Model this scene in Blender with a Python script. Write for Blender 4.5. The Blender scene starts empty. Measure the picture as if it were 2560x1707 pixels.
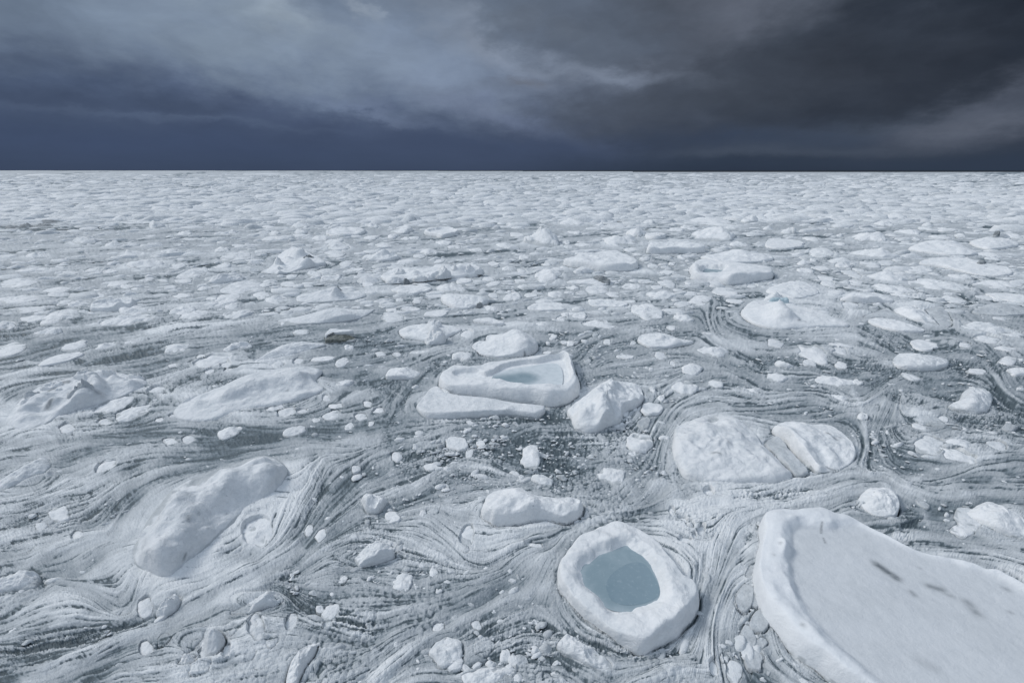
import bpy, math, numpy as np
from mathutils import Vector

SC = bpy.context.scene
COL = SC.collection
R = math.radians

# ------------------------------------------------------------------ camera
HC = 10.0                       # the cliff top: ten metres above the ice
PITCH = R(19.47)
FX = 2560 * 17.0 / 36.0         # focal length in photo pixels
cam_d = bpy.data.cameras.new('camera')
cam_d.lens = 17.0
cam_d.sensor_width = 36.0
cam_d.clip_start = 0.1
cam_d.clip_end = 200000
cam = bpy.data.objects.new('camera', cam_d)
COL.objects.link(cam)
cam.location = (0, 0, HC)
cam.rotation_euler = (R(90) - PITCH, 0, 0)
SC.camera = cam
CP, SP = math.cos(PITCH), math.sin(PITCH)

# ------------------------------------------------------------------ exposure
SC.view_settings.view_transform = 'Standard'
SC.view_settings.look = 'None'
SC.view_settings.exposure = 0.0
SC.view_settings.gamma = 1.0
SC.view_settings.use_curve_mapping = False

# ------------------------------------------------------------------ sun (behind heavy cloud)
SUN_AZ, SUN_EL = R(-70), R(42)   # from the left, a little ahead
sd = bpy.data.lights.new('sun', 'SUN')
sd.energy = 1.65
sd.angle = R(16)
sd.color = (1.0, 0.97, 0.93)
sun = bpy.data.objects.new('sun', sd)
COL.objects.link(sun)
sv = Vector((math.sin(SUN_AZ) * math.cos(SUN_EL), math.cos(SUN_AZ) * math.cos(SUN_EL), math.sin(SUN_EL)))
sun.rotation_euler = sv.to_track_quat('Z', 'Y').to_euler()


# ------------------------------------------------------------------ node helper
class NT:
    def __init__(s, tree):
        s.t = tree
        s.t.nodes.clear()

    def n(s, typ, **kw):
        nd = s.t.nodes.new(typ)
        for k, v in kw.items():
            setattr(nd, k, v)
        return nd

    def put(s, sock, v):
        if v is None:
            return
        if hasattr(v, 'is_linked'):
            s.t.links.new(v, sock)
        else:
            sock.default_value = v

    def math(s, op, a, b=None, c=None, clamp=False):
        nd = s.n('ShaderNodeMath', operation=op, use_clamp=clamp)
        for i, v in enumerate((a, b, c)):
            s.put(nd.inputs[i], v)
        return nd.outputs[0]

    def vmath(s, op, a, b=None):
        nd = s.n('ShaderNodeVectorMath', operation=op)
        s.put(nd.inputs[0], a)
        s.put(nd.inputs[1], b)
        return nd.outputs[1] if op in ('LENGTH', 'DISTANCE', 'DOT_PRODUCT') else nd.outputs[0]

    def scale(s, a, f):
        nd = s.n('ShaderNodeVectorMath', operation='SCALE')
        s.put(nd.inputs[0], a)
        s.put(nd.inputs['Scale'], f)
        return nd.outputs[0]

    def noise(s, vec, scale, detail=4.0, rough=0.5, dist=0.0, color=False):
        nd = s.n('ShaderNodeTexNoise')
        s.put(nd.inputs['Vector'], vec)
        nd.inputs['Scale'].default_value = scale
        nd.inputs['Detail'].default_value = detail
        nd.inputs['Roughness'].default_value = rough
        nd.inputs['Distortion'].default_value = dist
        return nd.outputs['Color'] if color else nd.outputs['Fac']

    def mix(s, fac, a, b, blend='MIX'):
        nd = s.n('ShaderNodeMix', data_type='RGBA', blend_type=blend)
        s.put(nd.inputs[0], fac)
        s.put(nd.inputs[6], a)
        s.put(nd.inputs[7], b)
        return nd.outputs[2]

    def ramp(s, fac, stops, interp='LINEAR'):
        nd = s.n('ShaderNodeValToRGB')
        nd.color_ramp.interpolation = interp
        el = nd.color_ramp.elements
        while len(el) < len(stops):
            el.new(0.5)
        for e, (p, c) in zip(el, stops):
            e.position = p
            e.color = (c[0], c[1], c[2], 1) if not isinstance(c, (int, float)) else (c, c, c, 1)
        s.put(nd.inputs[0], fac)
        return nd.outputs[0]

    def mapr(s, v, a, b, c=0.0, d=1.0, smooth=True):
        nd = s.n('ShaderNodeMapRange', interpolation_type='SMOOTHSTEP' if smooth else 'LINEAR')
        s.put(nd.inputs[0], v)
        for i, x in enumerate((a, b, c, d)):
            s.put(nd.inputs[i + 1], x)
        return nd.outputs[0]


def lin(r, g, b):
    f = lambda c: ((c / 255 + 0.055) / 1.055) ** 2.4 if c > 10 else c / 255 / 12.92
    return (f(r), f(g), f(b), 1.0)


# ------------------------------------------------------------------ sky
def sky_dir(xd, yd):
    """direction (azimuth, elevation) of a point of the sky"""
    x = xd / 2352 * 2560
    y = yd / 1568 * 1707
    a, b = (x - 1280) / FX, (853.5 - y) / FX
    v = np.array((a, CP + b * SP, -SP + b * CP))
    v /= np.linalg.norm(v)
    return math.atan2(v[0], v[1]), math.asin(v[2])


world = bpy.data.worlds.new('World')
SC.world = world
world.use_nodes = True
W = NT(world.node_tree)
tc = W.n('ShaderNodeTexCoord').outputs['Generated']
sep = W.n('ShaderNodeSeparateXYZ')
W.put(sep.inputs[0], tc)
dx, dy, dz = sep.outputs
az = W.math('ARCTAN2', dx, dy)
el = W.math('ARCSINE', dz)
# cloud deck coordinates: the deck is a plane overhead, seen in perspective
den = W.math('ADD', W.math('MAXIMUM', dz, 0.0), 0.10)
cmb = W.n('ShaderNodeCombineXYZ')
W.put(cmb.inputs[0], W.math('DIVIDE', dx, den))
W.put(cmb.inputs[1], W.math('DIVIDE', dy, den))
deck = cmb.outputs[0]
cae = W.n('ShaderNodeCombineXYZ')
W.put(cae.inputs[0], az)
W.put(cae.inputs[1], el)
ae = cae.outputs[0]
# warp
mp = W.n('ShaderNodeMapping')
W.put(mp.inputs[0], ae)
mp.inputs['Scale'].default_value = (1.0, 2.1, 1)
aes = mp.outputs[0]
wn1 = W.noise(aes, 4.0, 6, 0.62, color=True)
wn2 = W.noise(aes, 13.0, 5, 0.6, color=True)
half = (0.5, 0.5, 0.5)
warp = W.vmath('ADD', W.scale(W.vmath('SUBTRACT', wn1, half), 0.20), W.scale(W.vmath('SUBTRACT', wn2, half), 0.075))
wsep = W.n('ShaderNodeSeparateXYZ')
W.put(wsep.inputs[0], warp)
wc = W.n('ShaderNodeCombineXYZ')
lowk = W.mapr(el, R(0), R(9), 0.30, 1.0)
W.put(wc.inputs[0], W.math('MULTIPLY', wsep.outputs[0], 1.4))
W.put(wc.inputs[1], W.math('MULTIPLY', W.math('MULTIPLY', wsep.outputs[1], 0.6), lowk))
aew = W.vmath('ADD', ae, wc.outputs[0])
sw = W.n('ShaderNodeSeparateXYZ')
W.put(sw.inputs[0], aew)
azw, elw = sw.outputs[0], sw.outputs[1]
left = W.ramp(W.math('DIVIDE', elw, R(20)), [(0.0, lin(60, 72, 96)), (0.18, lin(66, 79, 106)), (0.34, lin(84, 98, 126)),
                                            (0.55, lin(112, 126, 150)), (0.8, lin(108, 122, 144)), (1.0, lin(98, 112, 134))])
right = W.ramp(W.math('DIVIDE', elw, R(20)), [(0.0, lin(50, 59, 74)), (0.2, lin(58, 65, 78)), (0.38, lin(58, 63, 73)),
                                             (0.6, lin(72, 78, 89)), (0.8, lin(80, 85, 95)), (1.0, lin(72, 78, 90))])
sky = W.mix(W.mapr(azw, R(-8), R(16)), left, right)
#        x     y    rx   ry  rot  colour            amount
LOBES = [
    (2352, 60, 420, 150, -25, (32, 38, 48), 0.95),
    (2200, 20, 300, 110, 10, (38, 44, 54), 0.7),
    (1300, 90, 300, 80, 12, (96, 104, 118), 0.9),
    (1650, 60, 260, 70, -30, (108, 112, 124), 0.65),
    (1560, 220, 420, 55, -8, (66, 71, 81), 0.85),
    (1800, 170, 330, 60, 8, (60, 65, 75), 0.8),
    (1180, 215, 170, 30, -4, (92, 98, 112), 0.8),
    (1450, 275, 380, 30, 10, (70, 75, 86), 0.6),
    (1330, 163, 190, 20, 8, (132, 139, 154), 0.6),
    (1130, 118, 130, 26, 28, (140, 148, 165), 0.65),
    (1000, 70, 110, 26, 35, (128, 138, 156), 0.55),
    (950, 170, 300, 70, 8, (126, 139, 166), 0.75),
    (1100, 255, 200, 22, 15, (112, 123, 150), 0.65),
    (620, 24, 110, 34, 10, (164, 176, 190), 0.85),
    (520, 8, 90, 18, 15, (142, 157, 175), 0.5),
    (850, 8, 36, 20, 50, (148, 158, 174), 0.6),
    (470, 85, 500, 85, 4, (130, 144, 164), 0.9),
    (40, 20, 200, 70, 0, (98, 112, 134), 0.6),
    (60, 210, 240, 60, 0, (66, 79, 104), 0.7),
    (300, 255, 330, 22, 6, (70, 82, 108), 0.75),
    (720, 275, 330, 26, 9, (72, 84, 112), 0.7),
    (420, 268, 300, 7, 3, (92, 106, 132), 0.6),
    (880, 262, 160, 9, 14, (112, 125, 152), 0.6),
    (300, 232, 260, 16, 2, (66, 78, 102), 0.6),
    (1210, 190, 60, 14, 0, (104, 108, 120), 0.6),
    (300, 320, 500, 30, 2, (64, 77, 105), 0.7),
    (1050, 330, 420, 36, 2, (64, 76, 102), 0.8),
    (2000, 295, 280, 24, -6, (82, 90, 104), 0.6),
    (2290, 280, 160, 26, -12, (104, 108, 120), 0.65),
    (2300, 225, 140, 22, -20, (92, 96, 108), 0.5),
    (1700, 318, 260, 20, 2, (56, 66, 84), 0.7),
    (2000, 375, 500, 18, 0, (52, 62, 78), 0.6),
    (1780, 350, 260, 10, 0, (78, 86, 100), 0.4),
]
fine = W.noise(aes, 9.0, 7, 0.62, 0.3)
for (x, y, rx, ry, rot, c, amt) in LOBES:
    a0, e0 = sky_dir(x, y)
    m = W.n('ShaderNodeMapping', vector_type='TEXTURE')
    W.put(m.inputs[0], aew)
    k = 1.0 / 1111.0 * 0.92
    m.inputs['Location'].default_value = (a0, e0, 0)
    m.inputs['Rotation'].default_value = (0, 0, R(-rot))
    m.inputs['Scale'].default_value = (rx * k, ry * k, 1)
    ln = W.vmath('LENGTH', m.outputs[0])
    g = W.math('POWER', 2.718, W.math('MULTIPLY', W.math('MULTIPLY', ln, ln), -1.0))
    f = W.math('MULTIPLY', g, amt)
    f = W.math('MULTIPLY', f, W.mapr(fine, 0.28, 0.62, 0.6, 1.12), clamp=True)
    sky = W.mix(f, sky, lin(*c))
# cloud texture seen in perspective under the deck
dn1 = W.noise(deck, 1.1, 7, 0.58, 0.4)
dn2 = W.noise(W.vmath('ADD', aes, W.scale(warp, 0.6)), 7.5, 7, 0.55, 0.35)
tex = W.math('ADD', W.math('MULTIPLY', W.math('SUBTRACT', dn1, 0.5), 0.30), W.math('MULTIPLY', W.math('SUBTRACT', dn2, 0.5), 0.62))
tex = W.math('MULTIPLY', tex, W.mapr(el, R(0.5), R(8), 0.25, 1.0))
tex = W.math('ADD', tex, 1.0)
cm2 = W.n('ShaderNodeCombineXYZ')
for i in range(3):
    W.put(cm2.inputs[i], tex)
sky = W.vmath('MULTIPLY', sky, cm2.outputs[0])
sky = W.vmath('MULTIPLY', sky, W.mix(W.mapr(azw, R(-8), R(16)), (0.985, 1.005, 0.985, 1), (0.93, 0.99, 1.04, 1)))
# higher up the overcast thins: the bright grey light that the ice receives
hi = W.mapr(el, R(19), R(46))
bright = W.mix(W.mapr(dx, -0.7, 0.7), (0.64, 0.74, 0.87, 1), (0.51, 0.605, 0.735, 1))
back = W.mapr(dy, 0.1, -0.6)     # behind the camera the cloud is lighter too
hi = W.math('MAXIMUM', hi, W.math('MULTIPLY', back, 0.45))
sky = W.mix(hi, sky, bright)
nis = W.n('ShaderNodeTexSky', sky_type='NISHITA')
nis.sun_disc = False
nis.sun_elevation = SUN_EL
nis.sun_rotation = SUN_AZ
nis.altitude = 20
bg_c = W.n('ShaderNodeBackground')
W.put(bg_c.inputs[0], sky)
bg_c.inputs[1].default_value = 1.0
bg_n = W.n('ShaderNodeBackground')
W.put(bg_n.inputs[0], nis.outputs[0])
bg_n.inputs[1].default_value = 0.1
ms = W.n('ShaderNodeMixShader')
W.put(ms.inputs[0], W.math('MULTIPLY', W.mapr(el, R(22), R(50)), 0.2))
W.put(ms.inputs[1], bg_c.outputs[0])
W.put(ms.inputs[2], bg_n.outputs[0])
wo = W.n('ShaderNodeOutputWorld')
W.put(wo.inputs[0], ms.outputs[0])
world.cycles.sampling_method = 'MANUAL'
world.cycles.sample_map_resolution = 512


# ------------------------------------------------------------------ materials
def material(name):
    m = bpy.data.materials.new(name)
    m.use_nodes = True
    n = NT(m.node_tree)
    b = n.n('ShaderNodeBsdfPrincipled')
    o = n.n('ShaderNodeOutputMaterial')
    n.put(o.inputs[0], b.outputs[0])
    return m, n, b


def snow_material(name, c_hi, c_lo, bump=0.5, pits=1.0, stain=True):
    m, n, b = material(name)
    pos = n.n('ShaderNodeNewGeometry').outputs['Position']
    big = n.noise(pos, 0.9, 5, 0.6)
    mid = n.noise(pos, 5.0, 5, 0.62)
    col = n.mix(n.mapr(n.math('ADD', n.math('MULTIPLY', big, 0.55), n.math('MULTIPLY', mid, 0.45)), 0.36, 0.6), c_lo, c_hi)
    # melt pits and specks of grit
    vz = n.n('ShaderNodeTexVoronoi', feature='F1')
    n.put(vz.inputs['Vector'], pos)
    vz.inputs['Scale'].default_value = 3.1
    vr = n.n('ShaderNodeSeparateColor')
    n.put(vr.inputs[0], vz.outputs['Color'])
    rad = n.math('MULTIPLY', n.math('SUBTRACT', vr.outputs[0], 0.72), 0.42)
    pit = n.math('MULTIPLY', n.mapr(n.math('SUBTRACT', rad, vz.outputs['Distance']), 0.0, 0.05), 0.5 * pits)
    col = n.mix(pit, col, (0.32, 0.36, 0.385, 1))
    if stain:
        at = n.n('ShaderNodeAttribute', attribute_name='stain')
        st = n.math('MULTIPLY', at.outputs['Fac'], n.mapr(n.noise(pos, 7.0, 4, 0.6), 0.25, 0.6, 0.6, 1.05), clamp=True)
    # splashed grey with slush near the waterline, and where old snow lies wet
    aw = n.n('ShaderNodeAttribute', attribute_name='wet')
    wf = n.math('ADD', aw.outputs['Fac'], n.math('MULTIPLY', n.math('SUBTRACT', mid, 0.5), 1.1))
    wf = n.math('MULTIPLY', n.mapr(wf, 0.22, 0.75), n.mapr(aw.outputs['Fac'], 0.0, 0.2))
    col = n.mix(n.math('MULTIPLY', wf, 0.85), col, n.mix(mid, (0.36, 0.39, 0.405, 1), (0.56, 0.59, 0.605, 1)))
    ad = n.n('ShaderNodeAttribute', attribute_name='drift')
    col = n.mix(n.math('MULTIPLY', ad.outputs['Fac'], n.mapr(n.math('ADD', n.math('MULTIPLY', big, 0.6), n.math('MULTIPLY', mid, 0.4)), 0.36, 0.62, 0.6, 1.05)), col, (0.47, 0.497, 0.52, 1))
    if stain:
        col = n.mix(st, col, (0.11, 0.13, 0.145, 1))
    n.put(b.inputs['Base Color'], col)
    b.inputs['Roughness'].default_value = 0.72
    b.inputs['Specular IOR Level'].default_value = 0.25
    h = n.math('ADD', n.math('MULTIPLY', n.noise(pos, 3.2, 8, 0.62, 0.3), 1.2), n.math('MULTIPLY', n.noise(pos, 24.0, 4, 0.6), 0.20))
    h = n.math('SUBTRACT', h, n.math('MULTIPLY', pit, 0.3))
    bp = n.n('ShaderNodeBump')
    bp.inputs['Strength'].default_value = bump
    bp.inputs['Distance'].default_value = 0.16
    n.put(bp.inputs['Height'], h)
    n.put(b.inputs['Normal'], bp.outputs[0])
    return m


M_SNOW = snow_material('snow_ice', (0.84, 0.85, 0.855, 1), (0.72, 0.745, 0.76, 1))
M_SOFT = snow_material('soft_snow', (0.80, 0.815, 0.825, 1), (0.66, 0.69, 0.71, 1), bump=0.6, pits=0.8)
M_GREY = snow_material('grey_ice', (0.62, 0.65, 0.67, 1), (0.47, 0.50, 0.52, 1), bump=0.7, pits=0.8)
M_PACK = snow_material('weathered_pack', (0.70, 0.725, 0.74, 1), (0.54, 0.57, 0.59, 1), bump=0.6, pits=0.6)
M_SMOOTH = snow_material('drifted_snow', (0.80, 0.82, 0.835, 1), (0.74, 0.76, 0.78, 1), bump=0.28, pits=0.12)
M_DIRTY = snow_material('dirty_ice', (0.24, 0.255, 0.24, 1), (0.055, 0.066, 0.055, 1), bump=0.8, pits=1.0)
M_STONE = snow_material('gritty_ice', (0.36, 0.385, 0.40, 1), (0.17, 0.19, 0.205, 1), bump=0.8, pits=0.8)
M_BLUE = snow_material('blue_ice', (0.50, 0.61, 0.655, 1), (0.40, 0.52, 0.57, 1), bump=0.4, pits=0.2)


def pool_material(name, c1, c2, rough):
    m, n, b = material(name)
    pos = n.n('ShaderNodeNewGeometry').outputs['Position']
    col = n.mix(n.mapr(n.noise(pos, 1.6, 5, 0.55, 0.5), 0.35, 0.65), c1, c2)
    af = n.n('ShaderNodeAttribute', attribute_name='frost')
    col = n.mix(n.math('MULTIPLY', af.outputs['Fac'], n.mapr(n.noise(pos, 3.0, 5, 0.6), 0.3, 0.7, 0.8, 1.1), clamp=True), col, (0.66, 0.71, 0.735, 1))
    fr = n.mapr(n.noise(pos, 9.0, 6, 0.65), 0.52, 0.8, 0.0, 0.3)
    col = n.mix(fr, col, (0.55, 0.62, 0.66, 1))
    n.put(b.inputs['Base Color'], col)
    b.inputs['Roughness'].default_value = rough
    b.inputs['Specular IOR Level'].default_value = 0.35
    bp = n.n('ShaderNodeBump')
    bp.inputs['Strength'].default_value = 0.12
    bp.inputs['Distance'].default_value = 0.05
    n.put(bp.inputs['Height'], n.noise(pos, 14.0, 4, 0.6))
    n.put(b.inputs['Normal'], bp.outputs[0])
    return m


M_POOL = pool_material('frozen_melt_pool', (0.235, 0.315, 0.355, 1), (0.29, 0.37, 0.41, 1), 0.38)
M_POOLD = pool_material('clear_pool_ice', (0.20, 0.28, 0.325, 1), (0.225, 0.305, 0.35, 1), 0.3)

# slush: pale pancake slurry where thick, dark sea water showing where thin
M_SLUSH, n, b = material('slush')
at = n.n('ShaderNodeAttribute', attribute_name='thick')
pos = n.n('ShaderNodeNewGeometry').outputs['Position']
fn = n.noise(pos, 16.0, 5, 0.65)
fn2 = n.noise(pos, 70.0, 3, 0.6)
th = n.math('ADD', n.math('ADD', at.outputs['Fac'], n.math('MULTIPLY', n.math('SUBTRACT', fn2, 0.5), 0.08)), n.math('MULTIPLY', n.math('SUBTRACT', fn, 0.5), 0.14))
colr = n.ramp(th, [(0.0, (0.03, 0.042, 0.048)), (0.10, (0.066, 0.088, 0.10)), (0.24, (0.11, 0.142, 0.16)), (0.42, (0.235, 0.275, 0.302)),
                   (0.62, (0.45, 0.48, 0.50)), (0.8, (0.60, 0.63, 0.65)), (1.0, (0.78, 0.80, 0.81))])
n.put(b.inputs['Base Color'], colr)
n.put(b.inputs['Roughness'], n.mapr(th, 0.0, 0.4, 0.25, 0.75))
b.inputs['Specular IOR Level'].default_value = 0.25
bp = n.n('ShaderNodeBump')
bp.inputs['Strength'].default_value = 0.55
bp.inputs['Distance'].default_value = 0.06
n.put(bp.inputs['Height'], n.math('ADD', n.noise(pos, 22.0, 4, 0.65), n.math('MULTIPLY', n.noise(pos, 5.0, 5, 0.6), 1.2)))
n.put(b.inputs['Normal'], bp.outputs[0])

M_SEA, n, b = material('open_sea')
pos = n.n('ShaderNodeNewGeometry').outputs['Position']
b.inputs['Base Color'].default_value = (0.008, 0.013, 0.02, 1)
b.inputs['Roughness'].default_value = 0.55
b.inputs['Specular IOR Level'].default_value = 0.15
bp = n.n('ShaderNodeBump')
bp.inputs['Strength'].default_value = 0.8
bp.inputs['Distance'].default_value = 0.3
n.put(bp.inputs['Height'], n.noise(pos, 0.6, 6, 0.6))
n.put(b.inputs['Normal'], bp.outputs[0])


# ------------------------------------------------------------------ numeric helpers
def hash2(ix, iy, seed):
    h = (ix.astype(np.int64) * 374761393 + iy.astype(np.int64) * 668265263 + seed * 974634777) & 0xFFFFFFFF
    h = ((h ^ (h >> 13)) * 1274126177) & 0xFFFFFFFF
    h = ((h ^ (h >> 16)) * 2246822519) & 0xFFFFFFFF
    return ((h ^ (h >> 15)) & 0xFFFFFF).astype(np.float64) / 0xFFFFFF


def vnoise(x, y, seed=0):
    ix, iy = np.floor(x), np.floor(y)
    fx, fy = x - ix, y - iy
    fx = fx * fx * (3 - 2 * fx)
    fy = fy * fy * (3 - 2 * fy)
    a, b_ = hash2(ix, iy, seed), hash2(ix + 1, iy, seed)
    c, d = hash2(ix, iy + 1, seed), hash2(ix + 1, iy + 1, seed)
    return (a + (b_ - a) * fx) * (1 - fy) + (c + (d - c) * fx) * fy - 0.5


def fbm(x, y, seed=0, oct=4, gain=0.5):
    v, a = 0, 1.0
    for o in range(oct):
        v = v + a * vnoise(x * 2 ** o + 17.3 * o, y * 2 ** o - 9.1 * o, seed + o)
        a *= gain
    return v


def sstep(a, b, x):
    t = np.clip((x - a) / (b - a), 0, 1)
    return t * t * (3 - 2 * t)


def ray(x, y):
    a, b_ = (np.asarray(x, float) - 1280) / FX, (853.5 - np.asarray(y, float)) / FX
    return a, CP + b_ * SP, -SP + b_ * CP


def ground(x, y, z=0.0):
    """photo point -> the point of the plane at height z"""
    a, f, u = ray(x, y)
    t = (HC - np.asarray(z, float)) / np.maximum(-u, 1e-5)
    return np.stack([a * t, f * t], -1)


def to_photo(x, y, z):
    x, y, z = np.asarray(x, float), np.asarray(y, float), np.asarray(z, float)
    dz_ = z - HC
    depth = y * CP - dz_ * SP
    up = y * SP + dz_ * CP
    return 1280 + FX * x / depth, 853.5 - FX * up / depth


TILES = {'D': (0, 0, 2352 / 2560), 'S': (0, 0, 1.0)}
for i in range(3):
    TILES['T%d' % (i + 1)] = ((0, 800, 1660)[i], 1060, 2.4233)
TILES['T4'] = (0, 700, 2.7349)
TILES['T5'] = (800, 700, 2.6133)
TILES['T6'] = (1660, 700, 2.6133)
for i in range(4):
    TILES['A%d' % (i + 1)] = (640 * i, 540, 3.675)
    TILES['B%d' % (i + 1)] = (640 * i, 800, 3.675)


def P2S(tile, x, y):
    ox, oy, s = TILES[tile]
    return ox + np.asarray(x, float) / s, oy + np.asarray(y, float) / s


def spline(pts, m):
    """closed Catmull-Rom through pts, resampled to m points of equal spacing"""
    p = np.asarray(pts, float)
    k = len(p)
    t = np.linspace(0, 1, 8, endpoint=False)[:, None]
    out = []
    for i in range(k):
        p0, p1, p2, p3 = p[(i - 1) % k], p[i], p[(i + 1) % k], p[(i + 2) % k]
        out.append(0.5 * ((2 * p1) + (p2 - p0) * t + (2 * p0 - 5 * p1 + 4 * p2 - p3) * t ** 2 + (3 * p1 - p0 - 3 * p2 + p3) * t ** 3))
    q = np.concatenate(out)
    q = np.concatenate([q, q[:1]])
    s = np.concatenate([[0], np.cumsum(np.linalg.norm(np.diff(q, axis=0), axis=1))])
    u = np.linspace(0, s[-1], m, endpoint=False)
    return np.stack([np.interp(u, s, q[:, 0]), np.interp(u, s, q[:, 1])], -1)


def area_c(p):
    x, y = p[:, 0], p[:, 1]
    x2, y2 = np.roll(x, -1), np.roll(y, -1)
    cr = x * y2 - x2 * y
    a = cr.sum() / 2
    return a, np.array([((x + x2) * cr).sum(), ((y + y2) * cr).sum()]) / (6 * a)


def dist_poly(q, poly):
    """distance of points q to a closed polyline"""
    a = poly
    d = np.roll(poly, -1, 0) - a
    L = (d ** 2).sum(1) + 1e-12
    best = np.full(len(q), 1e18)
    for i in range(len(a)):
        w = q - a[i]
        t = np.clip((w @ d[i]) / L[i], 0, 1)
        e = w - t[:, None] * d[i]
        best = np.minimum(best, (e ** 2).sum(1))
    return np.sqrt(best)


def inside_poly(q, poly):
    x, y = q[:, 0], q[:, 1]
    r = np.zeros(len(q), bool)
    n_ = len(poly)
    for i in range(n_):
        x1, y1 = poly[i]
        x2, y2 = poly[(i + 1) % n_]
        c = (y1 > y) != (y2 > y)
        with np.errstate(divide='ignore', invalid='ignore'):
            r ^= c & (x < (x2 - x1) * (y - y1) / (y2 - y1 + 1e-18) + x1)
    return r


def dist_seg(q, a, b_):
    d = b_ - a
    L = (d ** 2).sum() + 1e-12
    w = q - a
    t = np.clip((w @ d) / L, 0, 1)
    return np.sqrt(((w - t[:, None] * d) ** 2).sum(1))


def mesh_np(name, v, quads=None, tris=None, mat=None, smooth=True, attrs=None):
    me = bpy.data.meshes.new(name)
    v = np.asarray(v, np.float32)
    me.vertices.add(len(v))
    me.vertices.foreach_set('co', v.ravel())
    lo, st, tot = [], [], []
    if quads is not None and len(quads):
        lo.append(np.asarray(quads, np.int32).ravel())
        tot.append(np.full(len(quads), 4, np.int32))
    if tris is not None and len(tris):
        lo.append(np.asarray(tris, np.int32).ravel())
        tot.append(np.full(len(tris), 3, np.int32))
    lo = np.concatenate(lo)
    tot = np.concatenate(tot)
    st = np.concatenate([[0], np.cumsum(tot)[:-1]]).astype(np.int32)
    me.loops.add(len(lo))
    me.loops.foreach_set('vertex_index', lo)
    me.polygons.add(len(tot))
    me.polygons.foreach_set('loop_start', st)
    me.polygons.foreach_set('use_smooth', np.full(len(tot), smooth))
    for k, a in (attrs or {}).items():
        at_ = me.attributes.new(k, 'FLOAT', 'POINT')
        at_.data.foreach_set('value', np.asarray(a, np.float32))
    if mat:
        me.materials.append(mat)
    me.update(calc_edges=True)
    return me


def link(name, me, parent=None, loc=None):
    o = bpy.data.objects.new(name, me)
    COL.objects.link(o)
    if loc is not None:
        o.location = loc
    if parent is not None:
        o.parent = parent
    return o


def tag(o, label=None, cat=None, group=None, kind=None):
    if label:
        o['label'] = label
    if cat:
        o['category'] = cat
    if group:
        o['group'] = group
    if kind:
        o['kind'] = kind
    return o


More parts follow.
